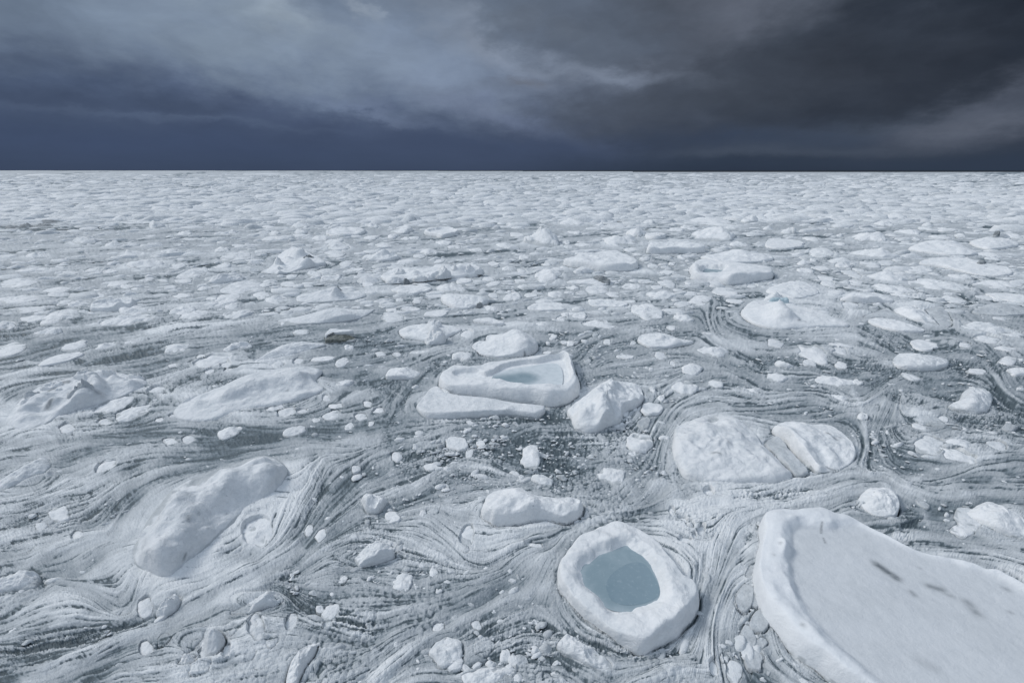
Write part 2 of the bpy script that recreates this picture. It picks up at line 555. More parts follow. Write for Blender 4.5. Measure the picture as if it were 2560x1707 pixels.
# ------------------------------------------------------------------ the shape of one piece of ice
def ice_shape(outl, style, he, hd, seed, M=60, RR=18, feats=(), basin=None, rough=1.0, stains=(), jag=0.035, wet=0.3, tint=0.0):
    """Rings from the waterline to the middle. he: height of the edge, hd: extra height of the crown (metres).
    feats: (points, radius, height) ridges and knobs; basin: (polygon, floor height, wall width)."""
    rng = np.random.default_rng(seed)
    p = spline(outl, M)
    A, c = area_c(p)
    if A < 0:
        p = p[::-1]
    size = math.sqrt(abs(A))
    rel = p - c
    ang = np.arange(M) / M * 2 * np.pi
    jn = fbm(np.cos(ang) * 2.2 + seed * 1.7, np.sin(ang) * 2.2, seed, 4, 0.6)
    p = c + rel * (1 + jag * 2.2 * jn)[:, None]
    s = (np.arange(RR) / (RR - 1)) ** 1.25
    s = s[:-1]                                  # middle is one vertex
    q = (p[None] + (c - p)[None] * s[:, None, None]).reshape(-1, 2)
    q = np.concatenate([q, c[None]])
    if len(q) > 600:
        d = dist_poly(q, p[:: max(1, M // 90)])
    else:
        d = dist_poly(q, p)
    d[:M] = 0
    dm = d.max()
    dn = d / dm
    ht = he + hd
    k = 1.0 / size
    lo = fbm(q[:, 0] * k * 1.6, q[:, 1] * k * 1.6, seed + 5, 3)
    mi = fbm(q[:, 0] * k * 5, q[:, 1] * k * 5, seed + 9, 4, 0.55)
    we = np.clip(he * (0.42 if style == 'slab' else 0.75), (0.05 if style == 'slab' else 0.10) * dm, 0.9 * dm) * (1 + 0.6 * lo + 0.9 * mi)
    x = np.clip(d / np.maximum(we, 0.01), 0, 1)
    z = he * (1 - (1 - x) ** (2.0 if style == 'slab' else 2.6)) ** (0.8 if style == 'slab' else 0.6) * (1 + 0.45 * lo)
    if style == 'dome':
        z = z + hd * np.sin(np.clip(dn, 0, 1) * np.pi / 2) ** 1.1 * (1 + 0.5 * lo)
        a0 = rng.uniform(0, 6.28)
        for i in range(5):
            u = np.array([math.cos(a0 + i * 2.4), math.sin(a0 + i * 2.4)])
            pl = ht * rng.uniform(0.9, 1.15) - rng.uniform(0.15, 0.75) * ht / (0.55 * size) * ((q - c) @ u) + 0.12 * ht * mi
            kk = 0.05 * ht
            hh = np.clip(0.5 + 0.5 * (pl - z) / kk, 0, 1)
            z = np.maximum(pl * (1 - hh) + z * hh - kk * hh * (1 - hh), 0.25 * z)
    elif style in ('lump', 'peak'):
        z = z + hd * np.clip(dn * 1.25, 0, 1) ** 0.75
        off = rng.normal(size=2) * 0.12 * size
        nf = 7 if style == 'lump' else 8
        a0 = rng.uniform(0, 6.28)
        for i in range(nf):
            t = a0 + i * 2.4
            u = np.array([math.cos(t), math.sin(t)])
            if style == 'lump':
                lvl, sl = rng.uniform(0.75, 1.1), rng.uniform(0.2, 0.95)
            else:
                lvl, sl = rng.uniform(0.95, 1.15), rng.uniform(0.7, 1.3)
            pl = ht * lvl - sl * ht / (0.55 * size) * ((q - c - off) @ u)
            kk = 0.10 * ht
            hh = np.clip(0.5 + 0.5 * (pl - z) / kk, 0, 1)
            z = pl * (1 - hh) + z * hh - kk * hh * (1 - hh)
    else:                                       # slab: nearly flat, slightly dished and tilted
        tl = rng.normal(size=2) * 0.18 * he / size
        z = z * (1 + 0.0) + ((q - c) @ tl) * np.clip(dn * 2, 0, 1) + hd * np.clip(dn, 0, 1) ** 0.8
    ramp = np.clip(d / (0.22 * dm), 0, 1)
    for (pp, r, h) in feats:
        pp = np.asarray(pp, float).reshape(-1, 2)
        dd = np.full(len(q), 1e9)
        if len(pp) == 1:
            dd = np.linalg.norm(q - pp[0], axis=1)
        for i in range(len(pp) - 1):
            dd = np.minimum(dd, dist_seg(q, pp[i], pp[i + 1]))
        ddn = dd / r * (1 + 0.5 * mi)
        kn = np.exp(-np.clip(ddn, 0, 9) ** 2.4)
        z = z + h * kn * np.clip(d / (0.10 * dm), 0, 1)
    z = z + rough * ramp ** 0.5 * (0.25 * ht * mi + 0.12 * ht * (0.35 - np.abs(fbm(q[:, 0] * k * 6 + 4, q[:, 1] * k * 6, seed + 51, 3)) * 1.4) + 0.10 * ht * (0.5 - np.abs(fbm(q[:, 0] * k * 9, q[:, 1] * k * 9, seed + 21, 3))))
    z = z + rough * ramp ** 0.5 * (0.075 * fbm(q[:, 0] * 2.1, q[:, 1] * 2.1, seed + 31, 3) + 0.028 * fbm(q[:, 0] * 7.0, q[:, 1] * 8.0, seed + 37, 2)) * min(1.0, ht / 0.25)
    tn = np.zeros(len(q))
    if basin is not None:
        bp_, zf, wb = basin
        bp_ = spline(bp_, 80)
        din = dist_poly(q, bp_)
        ins = inside_poly(q, bp_)
        sg = np.where(ins, -din, din)            # wall lies outside the pool line
        t = sstep(wb, -wb * 0.45, sg + wb * (0.5 * mi + 0.45 * fbm(q[:, 0] * 2.6, q[:, 1] * 2.6, seed + 61, 4)) * np.clip(sg / wb + 0.6, 0, 1))
        z = z * (1 - t) + (zf + 0.03 * ht * mi * (~ins) + (0.03 * fbm(q[:, 0] * 0.9, q[:, 1] * 0.9, seed + 67, 4) + 0.007 * fbm((q[:, 0] + q[:, 1] * 0.5) * 5.0, (q[:, 1] - 0.5 * q[:, 0]) * 1.3, seed + 71, 3) if tint > 0 else 0)) * t
        tn = tint * sstep(0.45, 1.0, t)
    z = np.maximum(z, -0.13 if style in ('lump', 'peak') else -0.02)
    z[:M] = -0.14
    wt = sstep(1.0, 0.15, z / (wet * ht + 1e-6) + 0.5 * mi)
    wt[:M] = 1
    st = np.zeros(len(q))
    for (pp, r, amt) in stains:
        pp = np.asarray(pp, float).reshape(-1, 2)
        dd = dist_seg(q, pp[0], pp[-1])
        st = np.maximum(st, amt * np.exp(-(dd / r * (1 + 0.8 * mi)) ** 2))
    nr = len(s)
    idx = np.arange(nr * M).reshape(nr, M)
    a, b_ = idx[:-1], idx[1:]
    quads = np.stack([a, np.roll(a, -1, 1), np.roll(b_, -1, 1), b_], -1).reshape(-1, 4)
    last = idx[-1]
    tris = np.stack([last, np.roll(last, -1), np.full(M, nr * M)], -1)
    return np.column_stack([q, z]), quads, tris, (st, wt, tn), p, c


FLOES = []      # every piece of ice, for the slush and the labels


def add_ice(outl, style, he, hd, seed, mat, name, M=60, RR=18, feats=(), basin=None, rough=1.0, stains=(), jag=0.035, z0=0.0, lift=True, wet=0.3, tint=0.0, soft=0.0):
    v, qd, tr, (st, wt, tn), p, c = ice_shape(outl, style, he, hd, seed, M, RR, feats, basin, rough, stains, jag, wet, tint)
    v = v.copy()
    v[:, 0] -= c[0]
    v[:, 1] -= c[1]
    me = mesh_np(name, v, qd, tr, mat, True, {'stain': st, 'wet': wt, 'drift': tn})
    o = link(name, me, None, (c[0], c[1], z0))
    rec = dict(o=o, poly=p, c=c, size=math.sqrt(abs(area_c(p)[0])), h=v[:, 2].max(), soft=soft, sink=style not in ('lump', 'peak'))
    if lift:
        FLOES.append(rec)
    return o, rec


def pool(poly, z, parent, c, mat, name='melt_pool', shrink=1.0, core=None):
    p = spline(poly, 64)
    cc = area_c(p)[1]
    p = cc + (p - cc) * shrink
    rings = [1.0, 0.92, 0.84, 0.74, 0.62, 0.48, 0.32, 0.16]
    v = np.concatenate([cc + (p - cc) * r for r in rings] + [cc[None]])
    idx = np.arange(8 * 64).reshape(8, 64)
    a, b_ = idx[:-1], idx[1:]
    qd = np.stack([a, np.roll(a, -1, 1), np.roll(b_, -1, 1), b_], -1).reshape(-1, 4)
    tr = np.stack([idx[-1], np.roll(idx[-1], -1), np.full(64, 512)], -1)
    if area_c(p)[0] < 0:
        qd, tr = qd[:, ::-1], tr[:, ::-1]
    ed = dist_poly(v, p)
    fr = (0.0 if name == 'clear_ice' else 0.22) * np.exp(-(ed / (0.06 * math.sqrt(abs(area_c(p)[0])))) ** 2) if core is None else sstep(0.4, 1.25, dist_seg(v, core[0], core[1]) / core[2])
    me = mesh_np(name, np.column_stack([v - c, np.full(len(v), z)]), qd, tr, mat, True, {'frost': fr})
    return link(name, me, parent)


# ------------------------------------------------------------------ traced pieces
def traced(tile, pts, he, hd, style='slab', back=0.85):
    """outline seen in the photo -> outline on the water: the far side is seen over its raised edge"""
    pts = np.asarray(pts, float)
    x, y = P2S(tile, pts[:, 0], pts[:, 1])
    t = (y - y.min()) / (y.max() - y.min() + 1e-9)
    zz = (he * back + hd * 0.25) * (1 - t)
    return ground(x, y, zz)


def tfeat(tile, pts, r, h, base):
    pts = np.asarray(pts, float).reshape(-1, 2)
    x, y = P2S(tile, pts[:, 0], pts[:, 1])
    g = ground(x, y, base + h * 0.9)
    x2, y2 = P2S(tile, pts[0, 0] + r, pts[0, 1])
    rr = abs((ground(x2, y2, base + h * 0.9) - g[0])[0])
    return (g, rr, h)


HERO = []


def hero(tile, pts, he, hd, style, label, short=None, name='ice_floe', cat='ice floe', group='ice floes in the slush', mat=None, M=150, RR=44,
         feats=(), basin=None, rough=0.8, stains=(), jag=0.02, z0=0.0, lift=True, wet=0.16, tint=0.0, soft=0.0):
    base = he + hd * 0.6
    out = traced(tile, pts, he, hd, style)
    fs = [tfeat(tile, f[0], f[1], f[2], base) for f in feats]
    bs = None
    if basin is not None:
        bx, by = P2S(tile, np.asarray(basin[0])[:, 0], np.asarray(basin[0])[:, 1])
        bs = (ground(bx, by, basin[1]), basin[1], basin[2])
    ss = []
    for (pp, r, amt) in stains:
        pp = np.asarray(pp, float).reshape(-1, 2)
        sx, sy = P2S(tile, pp[:, 0], pp[:, 1])
        zz = basin[1] if basin is not None else base
        g = ground(sx, sy, zz)
        x2, y2 = P2S(tile, pp[0, 0] + r, pp[0, 1])
        ss.append((g, abs((ground(x2, y2, zz) - g[0])[0]), amt))
    seed = len(FLOES) + 11
    o, rec = add_ice(out, style, he, hd, seed, mat or M_SNOW, name, M, RR, fs, bs, rough, ss, jag, z0, lift, wet, tint, soft)
    tag(o, label, cat, group, 'thing' if label else None)
    rec['short'] = short
    rec['basin'] = bs
    HERO.append(rec)
    return o, rec


# round floe with the blue pool
T2POOL = [(1590, 940), (1600, 880), (1680, 805), (1780, 762), (1850, 735), (1890, 760), (1960, 800), (2010, 860), (2050, 940), (2075, 1015),
          (2060, 1060), (2000, 1090), (1900, 1125), (1820, 1128), (1740, 1105), (1660, 1030), (1600, 985)]
o, rec = hero('T2', [(1443, 870), (1470, 790), (1530, 700), (1600, 650), (1680, 610), (1780, 578), (1850, 585), (1910, 615), (1990, 660), (2060, 700),
                     (2110, 770), (2184, 880), (2214, 945), (2268, 970), (2295, 1020), (2299, 1085), (2270, 1160), (2224, 1230), (2164, 1300),
                     (2060, 1350), (1990, 1395), (1950, 1402), (1880, 1370), (1760, 1300), (1660, 1220), (1570, 1130), (1500, 1030), (1460, 970)],
              0.40, 0.05, 'slab', 'round white floe holding a pool of blue ice, ringed by swirling slush', 'round pool floe',
              M=220, RR=64, rough=0.55, feats=[([(1735, 680)], 60, 0.07), ([(1540, 780), (1500, 900)], 50, 0.05), ([(2150, 1000), (2200, 1130)], 70, 0.08),
                                               ([(1950, 1230), (2080, 1200)], 90, 0.06)], basin=(T2POOL, 0.20, 0.24))
cw = rec['c']
pw = rec['basin'][0]
pl = pool(pw, 0.232, o, cw, M_POOL, 'melt_pool', 1.07)
px, py = P2S('T2', np.array([1735, 1770, 1850, 1920, 1970, 2010, 2045, 2060, 2040, 1960, 1850, 1770, 1740]), np.array([960, 905, 850, 835, 850, 900, 960, 1010, 1050, 1085, 1095, 1070, 1010]))
pool(ground(px, py, 0.236), 0.236, pl, cw, M_POOLD, 'clear_ice')

# huge floe in the corner
BAS = [(770, 650), (850, 625), (950, 635), (1030, 650), (1130, 615), (1220, 640), (1370, 715), (1580, 795), (1830, 880), (2060, 965), (2340, 1110), (2530, 1250), (2640, 1550), (2560, 1920), (2230, 2100),
       (1850, 1960), (1560, 1760), (1360, 1600), (1170, 1450), (1020, 1310), (920, 1190), (840, 1080), (790, 990), (765, 900), (770, 760)]
o, rec = hero('T3', [(590, 545), (640, 515), (700, 505), (830, 500), (960, 490), (1010, 520), (1100, 540), (1220, 600), (1350, 660), (1470, 720), (1580, 765),
                     (1700, 795), (1820, 830), (1940, 880), (2010, 890), (2080, 935), (2181, 985), (2350, 1080), (2560, 1230), (2700, 1560), (2600, 1950),
                     (2250, 2150), (1750, 2000), (1400, 1780), (1180, 1640), (1040, 1545), (940, 1450), (820, 1370), (700, 1230), (620, 1130), (580, 1060),
                     (550, 960), (545, 850), (570, 740), (585, 640)],
              0.50, 0.03, 'slab', 'huge flat white floe with a raised rim and dark smudges, cut off by the frame', 'huge smudged floe', M=300, RR=90, rough=0.55, jag=0.012, tint=0.6,
              mat=M_SMOOTH, feats=[([(700, 560), (690, 750), (690, 900)], 60, 0.06), ([(805, 580)], 36, 0.07), ([(740, 700), (770, 860)], 24, 0.10), ([(880, 520), (980, 530)], 50, 0.05), ([(820, 800), (835, 930)], 20, 0.08),
                                   ([(700, 1050), (860, 1200), (1000, 1340)], 50, 0.05), ([(880, 1220), (960, 1300)], 30, 0.04), ([(650, 980)], 34, 0.05), ([(1100, 1500), (1200, 1600)], 40, 0.04)],
              basin=(BAS, 0.34, 0.24),
              stains=[([(1290, 850), (1410, 930)], 26, 0.85), ([(1610, 980), (1680, 1000)], 30, 0.6), ([(1700, 1020), (1750, 1045)], 20, 0.4), ([(1840, 1080), (1890, 1140)], 36, 0.5),
                      ([(1500, 1015), (1515, 1030)], 20, 0.45), ([(2075, 1000)], 16, 0.45), ([(2100, 1140)], 20, 0.4), ([(1550, 870)], 14, 0.3), ([(950, 620), (952, 660)], 5, 0.7),
                      ([(965, 690), (978, 720)], 5, 0.7), ([(695, 760)], 9, 0.5), ([(830, 1255)], 16, 0.5), ([(660, 825)], 8, 0.4), ([(670, 1100)], 8, 0.35), ([(1560, 1440), (1640, 1480)], 30, 0.2)])

# boat-shaped floe
T5P = [(1030, 664), (1120, 648), (1150, 615), (1250, 583), (1395, 560), (1500, 545), (1560, 560), (1580, 620), (1570, 690), (1500, 718), (1420, 730), (1355, 726), (1240, 705), (1130, 686)]
T5B = [(890, 640), (900, 615), (1010, 610), (1080, 630), (1140, 610), (1200, 575), (1320, 550), (1420, 545), (1540, 520), (1590, 520), (1620, 570), (1640, 640),
       (1630, 680), (1590, 715), (1520, 730), (1420, 732), (1355, 728), (1240, 705), (1130, 684), (1040, 664), (960, 655)]
o, rec = hero('T5', [(780, 665), (820, 590), (880, 565), (1000, 580), (1080, 540), (1180, 525), (1300, 505), (1400, 490), (1500, 490), (1580, 472), (1620, 472),
                     (1660, 530), (1680, 610), (1700, 680), (1695, 735), (1640, 785), (1560, 815), (1480, 825), (1380, 800), (1280, 795), (1150, 775), (1020, 755),
                     (900, 740), (820, 720)], 0.56, 0.05, 'slab', 'boat-shaped white floe with high steep rim around a blue melt pool', 'boat-shaped floe', M=240, RR=64, rough=0.5,
              feats=[([(1600, 490)], 50, 0.14), ([(840, 600)], 50, 0.10), ([(1660, 640), (1670, 720)], 40, 0.08)], basin=(T5B, 0.285, 0.15))
x5, y5 = P2S('T5', np.array(T5P)[:, 0], np.array(T5P)[:, 1])
cx5, cy5 = P2S('T5', np.array([1120, 1330]), np.array([668, 640]))
core5 = ground(cx5, cy5, 0.34)
pool(ground(x5, y5, 0.34), 0.34, o, rec['c'], M_POOL, 'melt_pool', 1.03, (core5[0], core5[1], 0.85))

hero('T5', [(625, 835), (660, 785), (720, 705), (775, 690), (820, 735), (900, 755), (1150, 790), (1290, 812), (1420, 830), (1470, 838), (1450, 870), (1390, 898), (1200, 880), (1000, 900), (850, 910),
            (720, 905), (660, 878)], 0.21, 0.0, 'slab', 'low flat apron of ice along the near side of the boat-shaped floe', 'flat apron floe', rough=0.5, mat=M_SOFT,
     feats=[([(690, 850), (900, 870), (1180, 860)], 45, 0.12), ([(1240, 830)], 30, 0.10), ([(1350, 870)], 45, 0.16)], wet=0.5, soft=0.3)

hero('T5', [(1620, 845), (1680, 800), (1780, 740), (1840, 670), (1890, 628), (1950, 640), (2080, 668), (2120, 740), (2080, 800), (1990, 850), (1960, 920), (1860, 970),
            (1780, 1000), (1680, 985), (1650, 940), (1640, 890)], 0.40, 0.26, 'lump', 'bulky ridged ice hummock with an upright slab on its back, beside the boat-shaped floe',
     'ridged hummock', name='ice_hummock', cat='ice hummock', group='ice hummocks in the slush',
     feats=[([(1900, 660), (1850, 740), (1740, 820)], 80, 0.30), ([(1860, 760), (1880, 850)], 44, 0.38), ([(1700, 900), (1740, 960)], 60, 0.15), ([(1960, 760), (2060, 740)], 60, 0.16), ([(2080, 700)], 40, 0.12), ([(1720, 840)], 50, 0.12), ([(1950, 900)], 40, 0.10)], rough=1.3)

# broad cracked mound on the right
hero('T6', [(62, 990), (110, 920), (230, 880), (300, 862), (460, 890), (560, 960), (610, 1010), (640, 1070), (720, 1150), (800, 1250), (840, 1300), (740, 1338), (600, 1345),
            (400, 1345), (250, 1330), (130, 1290), (80, 1200), (52, 1110)], 0.28, 0.30, 'dome', 'broad pitted snow mound left of the long dark crack', 'pitted mound',
     name='snow_mound', cat='snow mound', group='snow mounds in the slush', mat=M_SOFT, rough=1.0,
     feats=[([(280, 950)], 90, 0.16), ([(420, 960), (480, 1000)], 60, 0.10), ([(575, 1000)], 24, 0.12), ([(340, 1130)], 26, 0.10), ([(150, 950)], 40, 0.10)],
     stains=[([(330, 1135), (360, 1138)], 14, 0.6), ([(420, 1070)], 10, 0.5), ([(140, 985)], 10, 0.5)], soft=0.5, wet=0.25)
hero('T6', [(660, 1065), (730, 1020), (800, 1070), (815, 1112), (872, 1172), (945, 1260), (930, 1290), (855, 1295), (800, 1225), (730, 1150)], 0.16, 0.0, 'slab',
     'thin flat ice plate wedged between the pitted mound and the fin-ridged floe', None, mat=M_GREY, M=90, RR=22, name='ice_plate', cat='ice plate', group='flat ice plates')
hero('T6', [(700, 965), (770, 925), (900, 912), (960, 930), (1080, 930), (1180, 1000), (1240, 1080), (1255, 1140), (1220, 1195), (1150, 1240), (1010, 1268), (945, 1205),
            (870, 1140), (830, 1095), (800, 1040)], 0.26, 0.10, 'dome', 'fin-ridged white floe on the right side of the long dark crack', 'fin-ridged floe', rough=0.8,
     feats=[([(790, 960), (900, 1050), (990, 1210)], 70, 0.30), ([(900, 930), (960, 1010)], 60, 0.14), ([(1090, 1090), (1120, 1140)], 40, 0.10)],
     stains=[([(1065, 1000), (1080, 1010)], 14, 0.7), ([(1120, 1030)], 18, 0.7), ([(1150, 1020)], 12, 0.5), ([(1080, 1190), (1130, 1200)], 12, 0.6)], soft=0.3, wet=0.3)

# long whale-backed mound lower left with its skirt of slush
hero('T1', [(800, 830), (850, 700), (920, 570), (1000, 460), (1080, 385), (1200, 330), (1400, 262), (1560, 208), (1690, 225), (1750, 300), (1680, 430), (1520, 520), (1400, 640), (1270, 770), (1140, 890), (1020, 965), (890, 930)], 0.04, 0.10, 'dome', 'long smooth whale-backed snow ridge rising from the slush, lower left', 'whale-backed ridge',
     name='snow_mound', cat='snow mound', group='snow mounds in the slush', mat=M_SOFT, rough=2.0,
     feats=[([(1580, 290), (1400, 350), (1250, 450), (1120, 560), (1000, 720), (930, 800)], 125, 0.60), ([(1600, 250), (1420, 320), (1240, 420), (1110, 510), (1030, 640), (960, 720)], 55, 0.22), ([(1130, 560), (1150, 680), (1120, 760)], 50, 0.12), ([(1400, 370), (1420, 440)], 45, 0.10), ([(1050, 560), (1000, 640)], 60, 0.12), ([(1570, 260)], 80, 0.16),
            ([(900, 770), (1010, 860)], 40, 0.12), ([(1700, 300), (1600, 430)], 50, 0.10), ([(1085, 430)], 35, 0.12), ([(1380, 590), (1280, 680)], 40, 0.06)],
     stains=[([(1180, 690), (1175, 710)], 10, 0.6), ([(1385, 575)], 9, 0.7), ([(1135, 855)], 9, 0.8), ([(1230, 650)], 8, 0.5)], soft=1.0, z0=0.13, wet=1.1)

# centre mound
hero('T2', [(968, 535), (990, 470), (1005, 420), (1060, 382), (1130, 383), (1220, 392), (1300, 432), (1420, 442), (1520, 438), (1580, 465), (1600, 520), (1560, 570), (1480, 605),
            (1350, 592), (1230, 612), (1120, 625), (1040, 622), (1020, 598), (980, 575)], 0.36, 0.14, 'dome', 'smooth bulging white floe with a trailing tail, upper left of the round pool floe',
     'tailed floe', rough=0.6, feats=[([(1100, 470), (1250, 510)], 130, 0.16), ([(1200, 410), (1290, 500)], 50, 0.10), ([(1500, 480)], 60, 0.06)],
     stains=[([(1230, 575), (1233, 600)], 8, 0.9), ([(1100, 612)], 9, 0.6), ([(1145, 615)], 9, 0.6)])
hero('T2', [(132, 845), (200, 770), (270, 722), (350, 702), (410, 712), (452, 768), (400, 812), (300, 856), (170, 872)], 0.30, 0.14, 'lump',
     'wedge of clean white ice lying in crumbled dark slush, left of the tailed floe', 'clean wedge', M=100, RR=30, feats=[([(230, 790), (340, 740)], 40, 0.12), ([(300, 800), (420, 770)], 40, 0.05)])
hero('T2', [(245, 415), (330, 402), (400, 400), (455, 425), (400, 465), (380, 500), (350, 535), (290, 532), (262, 490)], 0.22, 0.16, 'peak', 'spiky little ice chunk with three points, in the swirl left of centre',
     None, M=80, RR=24, name='ice_chunk', cat='ice chunk', group='ice chunks in the slush', feats=[([(270, 420), (310, 500)], 28, 0.10), ([(380, 420), (340, 480)], 26, 0.14)])
hero('T2', [(1430, 1350), (1455, 1300), (1500, 1270), (1600, 1330), (1700, 1400), (1770, 1460), (1760, 1505), (1650, 1500), (1560, 1440), (1480, 1400)], 0.12, 0.16, 'dome',
     'soft streaked drift of snow just below the round pool floe', None, M=100, RR=28, name='snow_mound', cat='snow mound', group='snow mounds in the slush', mat=M_SOFT,
     feats=[([(1540, 1390), (1720, 1490)], 40, 0.10)], soft=1.0, wet=0.6)
hero('T1', [(1400, 1152), (1460, 1110), (1520, 1060), (1580, 1010), (1640, 980), (1712, 1030), (1690, 1082), (1600, 1112), (1500, 1152)], 0.22, 0.14, 'lump',
     'pale pointed chunk resting at the edge of the dark slush pocket', 'pale pointed chunk', M=90, RR=28, name='ice_chunk', cat='ice chunk', group='ice chunks in the slush')
hero('T1', [(945, 1160), (975, 1120), (1000, 1090), (1050, 1028), (1088, 1042), (1072, 1105), (1040, 1140), (1000, 1166)], 0.16, 0.14, 'dome',
     'small upright tongue of ice below the whale-backed ridge', None, M=70, RR=22, name='ice_chunk', cat='ice chunk', group='ice chunks in the slush')
hero('T1', [(1735, 1600), (1745, 1500), (1790, 1400), (1870, 1310), (1915, 1310), (1905, 1370), (1860, 1450), (1820, 1530), (1790, 1610)], 0.14, 0.14, 'dome',
     'long finger of grey ice pointing up from the bottom edge', 'finger of ice', M=80, RR=24, name='ice_chunk', cat='ice chunk', group='ice chunks in the slush')
hero('T1', [(1120, 1440), (1170, 1360), (1225, 1290), (1240, 1230), (1290, 1215), (1335, 1250), (1360, 1290), (1345, 1350), (1320, 1400), (1260, 1410), (1220, 1400), (1170, 1440)],
     0.16, 0.16, 'peak', 'knobbly heap of ice with a blunt horn, near the bottom edge', 'knobbly heap', M=90, RR=28, name='ice_hummock', cat='ice hummock', group='ice hummocks in the slush',
     feats=[([(1280, 1250), (1290, 1320)], 45, 0.18), ([(1200, 1380)], 40, 0.08)], mat=M_SOFT)
hero('T1', [(1088, 1475), (1100, 1420), (1150, 1375), (1200, 1400), (1190, 1440), (1140, 1475)], 0.2, 0.1, 'lump', 'squat ice block at the left foot of the knobbly heap', None, M=60, RR=20,
     name='ice_chunk', cat='ice chunk', group='ice chunks in the slush')
hero('T1', [(-60, 380), (0, 350), (100, 275), (240, 205), (310, 215), (285, 285), (180, 330), (60, 400), (-50, 440)], 0.06, 0.22, 'dome',
     'low grey-white drift cut off by the left edge of the frame', None, name='snow_mound', cat='snow mound', group='snow mounds in the slush', mat=M_SOFT, M=90, RR=28, soft=1.0, wet=0.6)
hero('T1', [(-160, 1050), (-60, 960), (60, 920), (170, 880), (235, 900), (245, 960), (230, 1005), (120, 1020), (0, 1040)], 0.10, 0.26, 'dome',
     'rounded snow hump ending in a dark hollow, bottom left', 'hollowed hump', name='snow_mound', cat='snow mound', group='snow mounds in the slush', mat=M_SOFT, M=100, RR=30,
     stains=[([(245, 930), (240, 970)], 14, 0.7)], soft=1.0, wet=0.6)

# rounded block and its neighbours, right
hero('T3', [(1178, 450), (1205, 392), (1270, 366), (1390, 364), (1422, 420), (1425, 505), (1385, 565), (1280, 558), (1210, 500)], 0.34, 0.10, 'lump',
     'rounded squarish ice block just above the tip of the huge smudged floe', 'squarish block', M=90, RR=30, name='ice_block', cat='ice block', group='ice blocks in the slush')
hero('T3', [(1840, 515), (1900, 470), (2000, 432), (2080, 500), (2181, 580), (2260, 660), (2200, 700), (2080, 665), (2000, 630), (1920, 580)], 0.34, 0.08, 'lump',
     'long wedge-shaped white floe with a dark waterline near the right edge', 'wedge by the edge', M=110, RR=32, feats=[([(1950, 470), (2100, 580)], 50, 0.08)])

# left: rubble ridge, broad snow floe
hero('D', [(10, 985), (22, 950), (50, 915), (100, 885), (170, 860), (230, 848), (300, 858), (340, 876), (285, 908), (230, 928), (150, 955), (80, 992)], 0.16, 0.34, 'dome',
     'tumbled ridge of grey-stained ice blocks half buried in snow, left side', 'tumbled block ridge', name='ice_heap', cat='ice heap', group='heaps of ice blocks', mat=M_SOFT, rough=1.1, M=180, RR=54,
     feats=[([(185, 893), (178, 905)], 22, 0.55), ([(215, 865), (222, 880)], 15, 0.45), ([(150, 872)], 16, 0.22), ([(95, 905), (60, 925)], 17, 0.3), ([(120, 915)], 15, 0.28), ([(260, 862)], 15, 0.25),
            ([(300, 872)], 12, 0.2), ([(230, 855)], 12, 0.2), ([(150, 930)], 20, 0.12), ([(215, 905)], 14, 0.12), ([(60, 950)], 18, 0.14)],
     stains=[([(115, 903), (125, 896)], 8, 0.75), ([(143, 886), (158, 884)], 6, 0.7), ([(175, 905), (170, 915)], 14, 0.28), ([(215, 910), (230, 908)], 7, 0.5), ([(75, 915)], 9, 0.3), ([(110, 935), (120, 930)], 5, 0.7)], soft=0.9, wet=0.35)
hero('D', [(395, 948), (440, 915), (510, 888), (560, 860), (640, 845), (700, 842), (738, 848), (724, 872), (741, 893), (715, 910), (640, 930), (560, 945), (490, 970), (420, 968)],
     0.16, 0.22, 'dome', 'broad lumpy snow floe with a cracked steep right end, left of the boat-shaped floe', 'lumpy snow floe', mat=M_SOFT, rough=0.9,
     feats=[([(530, 895), (600, 872), (680, 862)], 26, 0.36), ([(700, 858)], 20, 0.22), ([(640, 865)], 12, 0.16), ([(700, 900)], 22, 0.12), ([(455, 920)], 14, 0.14)],
     stains=[([(695, 912), (702, 910)], 4, 0.7), ([(660, 897)], 3, 0.5)], soft=0.5, wet=0.3)
hero('B2', [(-60, 410), (0, 380), (80, 325), (230, 238), (380, 206), (560, 200), (645, 215), (500, 262), (300, 335), (100, 405)], 0.10, 0.34, 'dome',
     'long tapering snow drift running down from the dirty green-stained boulder', 'tapering drift', name='snow_mound', cat='snow mound', group='snow mounds in the slush', M=110, RR=32, mat=M_SOFT, rough=0.6, soft=0.9, wet=0.35)
hero('B2', [(622, 150), (690, 122), (800, 130), (870, 134), (922, 165), (860, 192), (760, 202), (640, 220), (648, 180)], 0.27, 0.06, 'lump',
     'dirty green-stained boulder of ice capped with snow, at the head of the tapering drift', 'green-stained boulder', name='ice_boulder', cat='ice boulder', group=None, mat=M_DIRTY, M=90, RR=30, z0=0.05)
hero('B2', [(640, 178), (690, 120), (800, 128), (870, 132), (905, 150), (820, 158), (740, 162), (690, 165), (650, 200)], 0.10, 0.03, 'slab', None, None, name='snow_cap', cat=None, group=None,
     M=70, RR=20, z0=0.31, lift=False)
cap = HERO.pop()['o']
bould = HERO[-1]['o']
cap.parent = bould
cap.location = (cap.location.x - bould.location.x, cap.location.y - bould.location.y, 0.245)
for kk in ('label', 'category', 'group'):
    if kk in cap:
        del cap[kk]
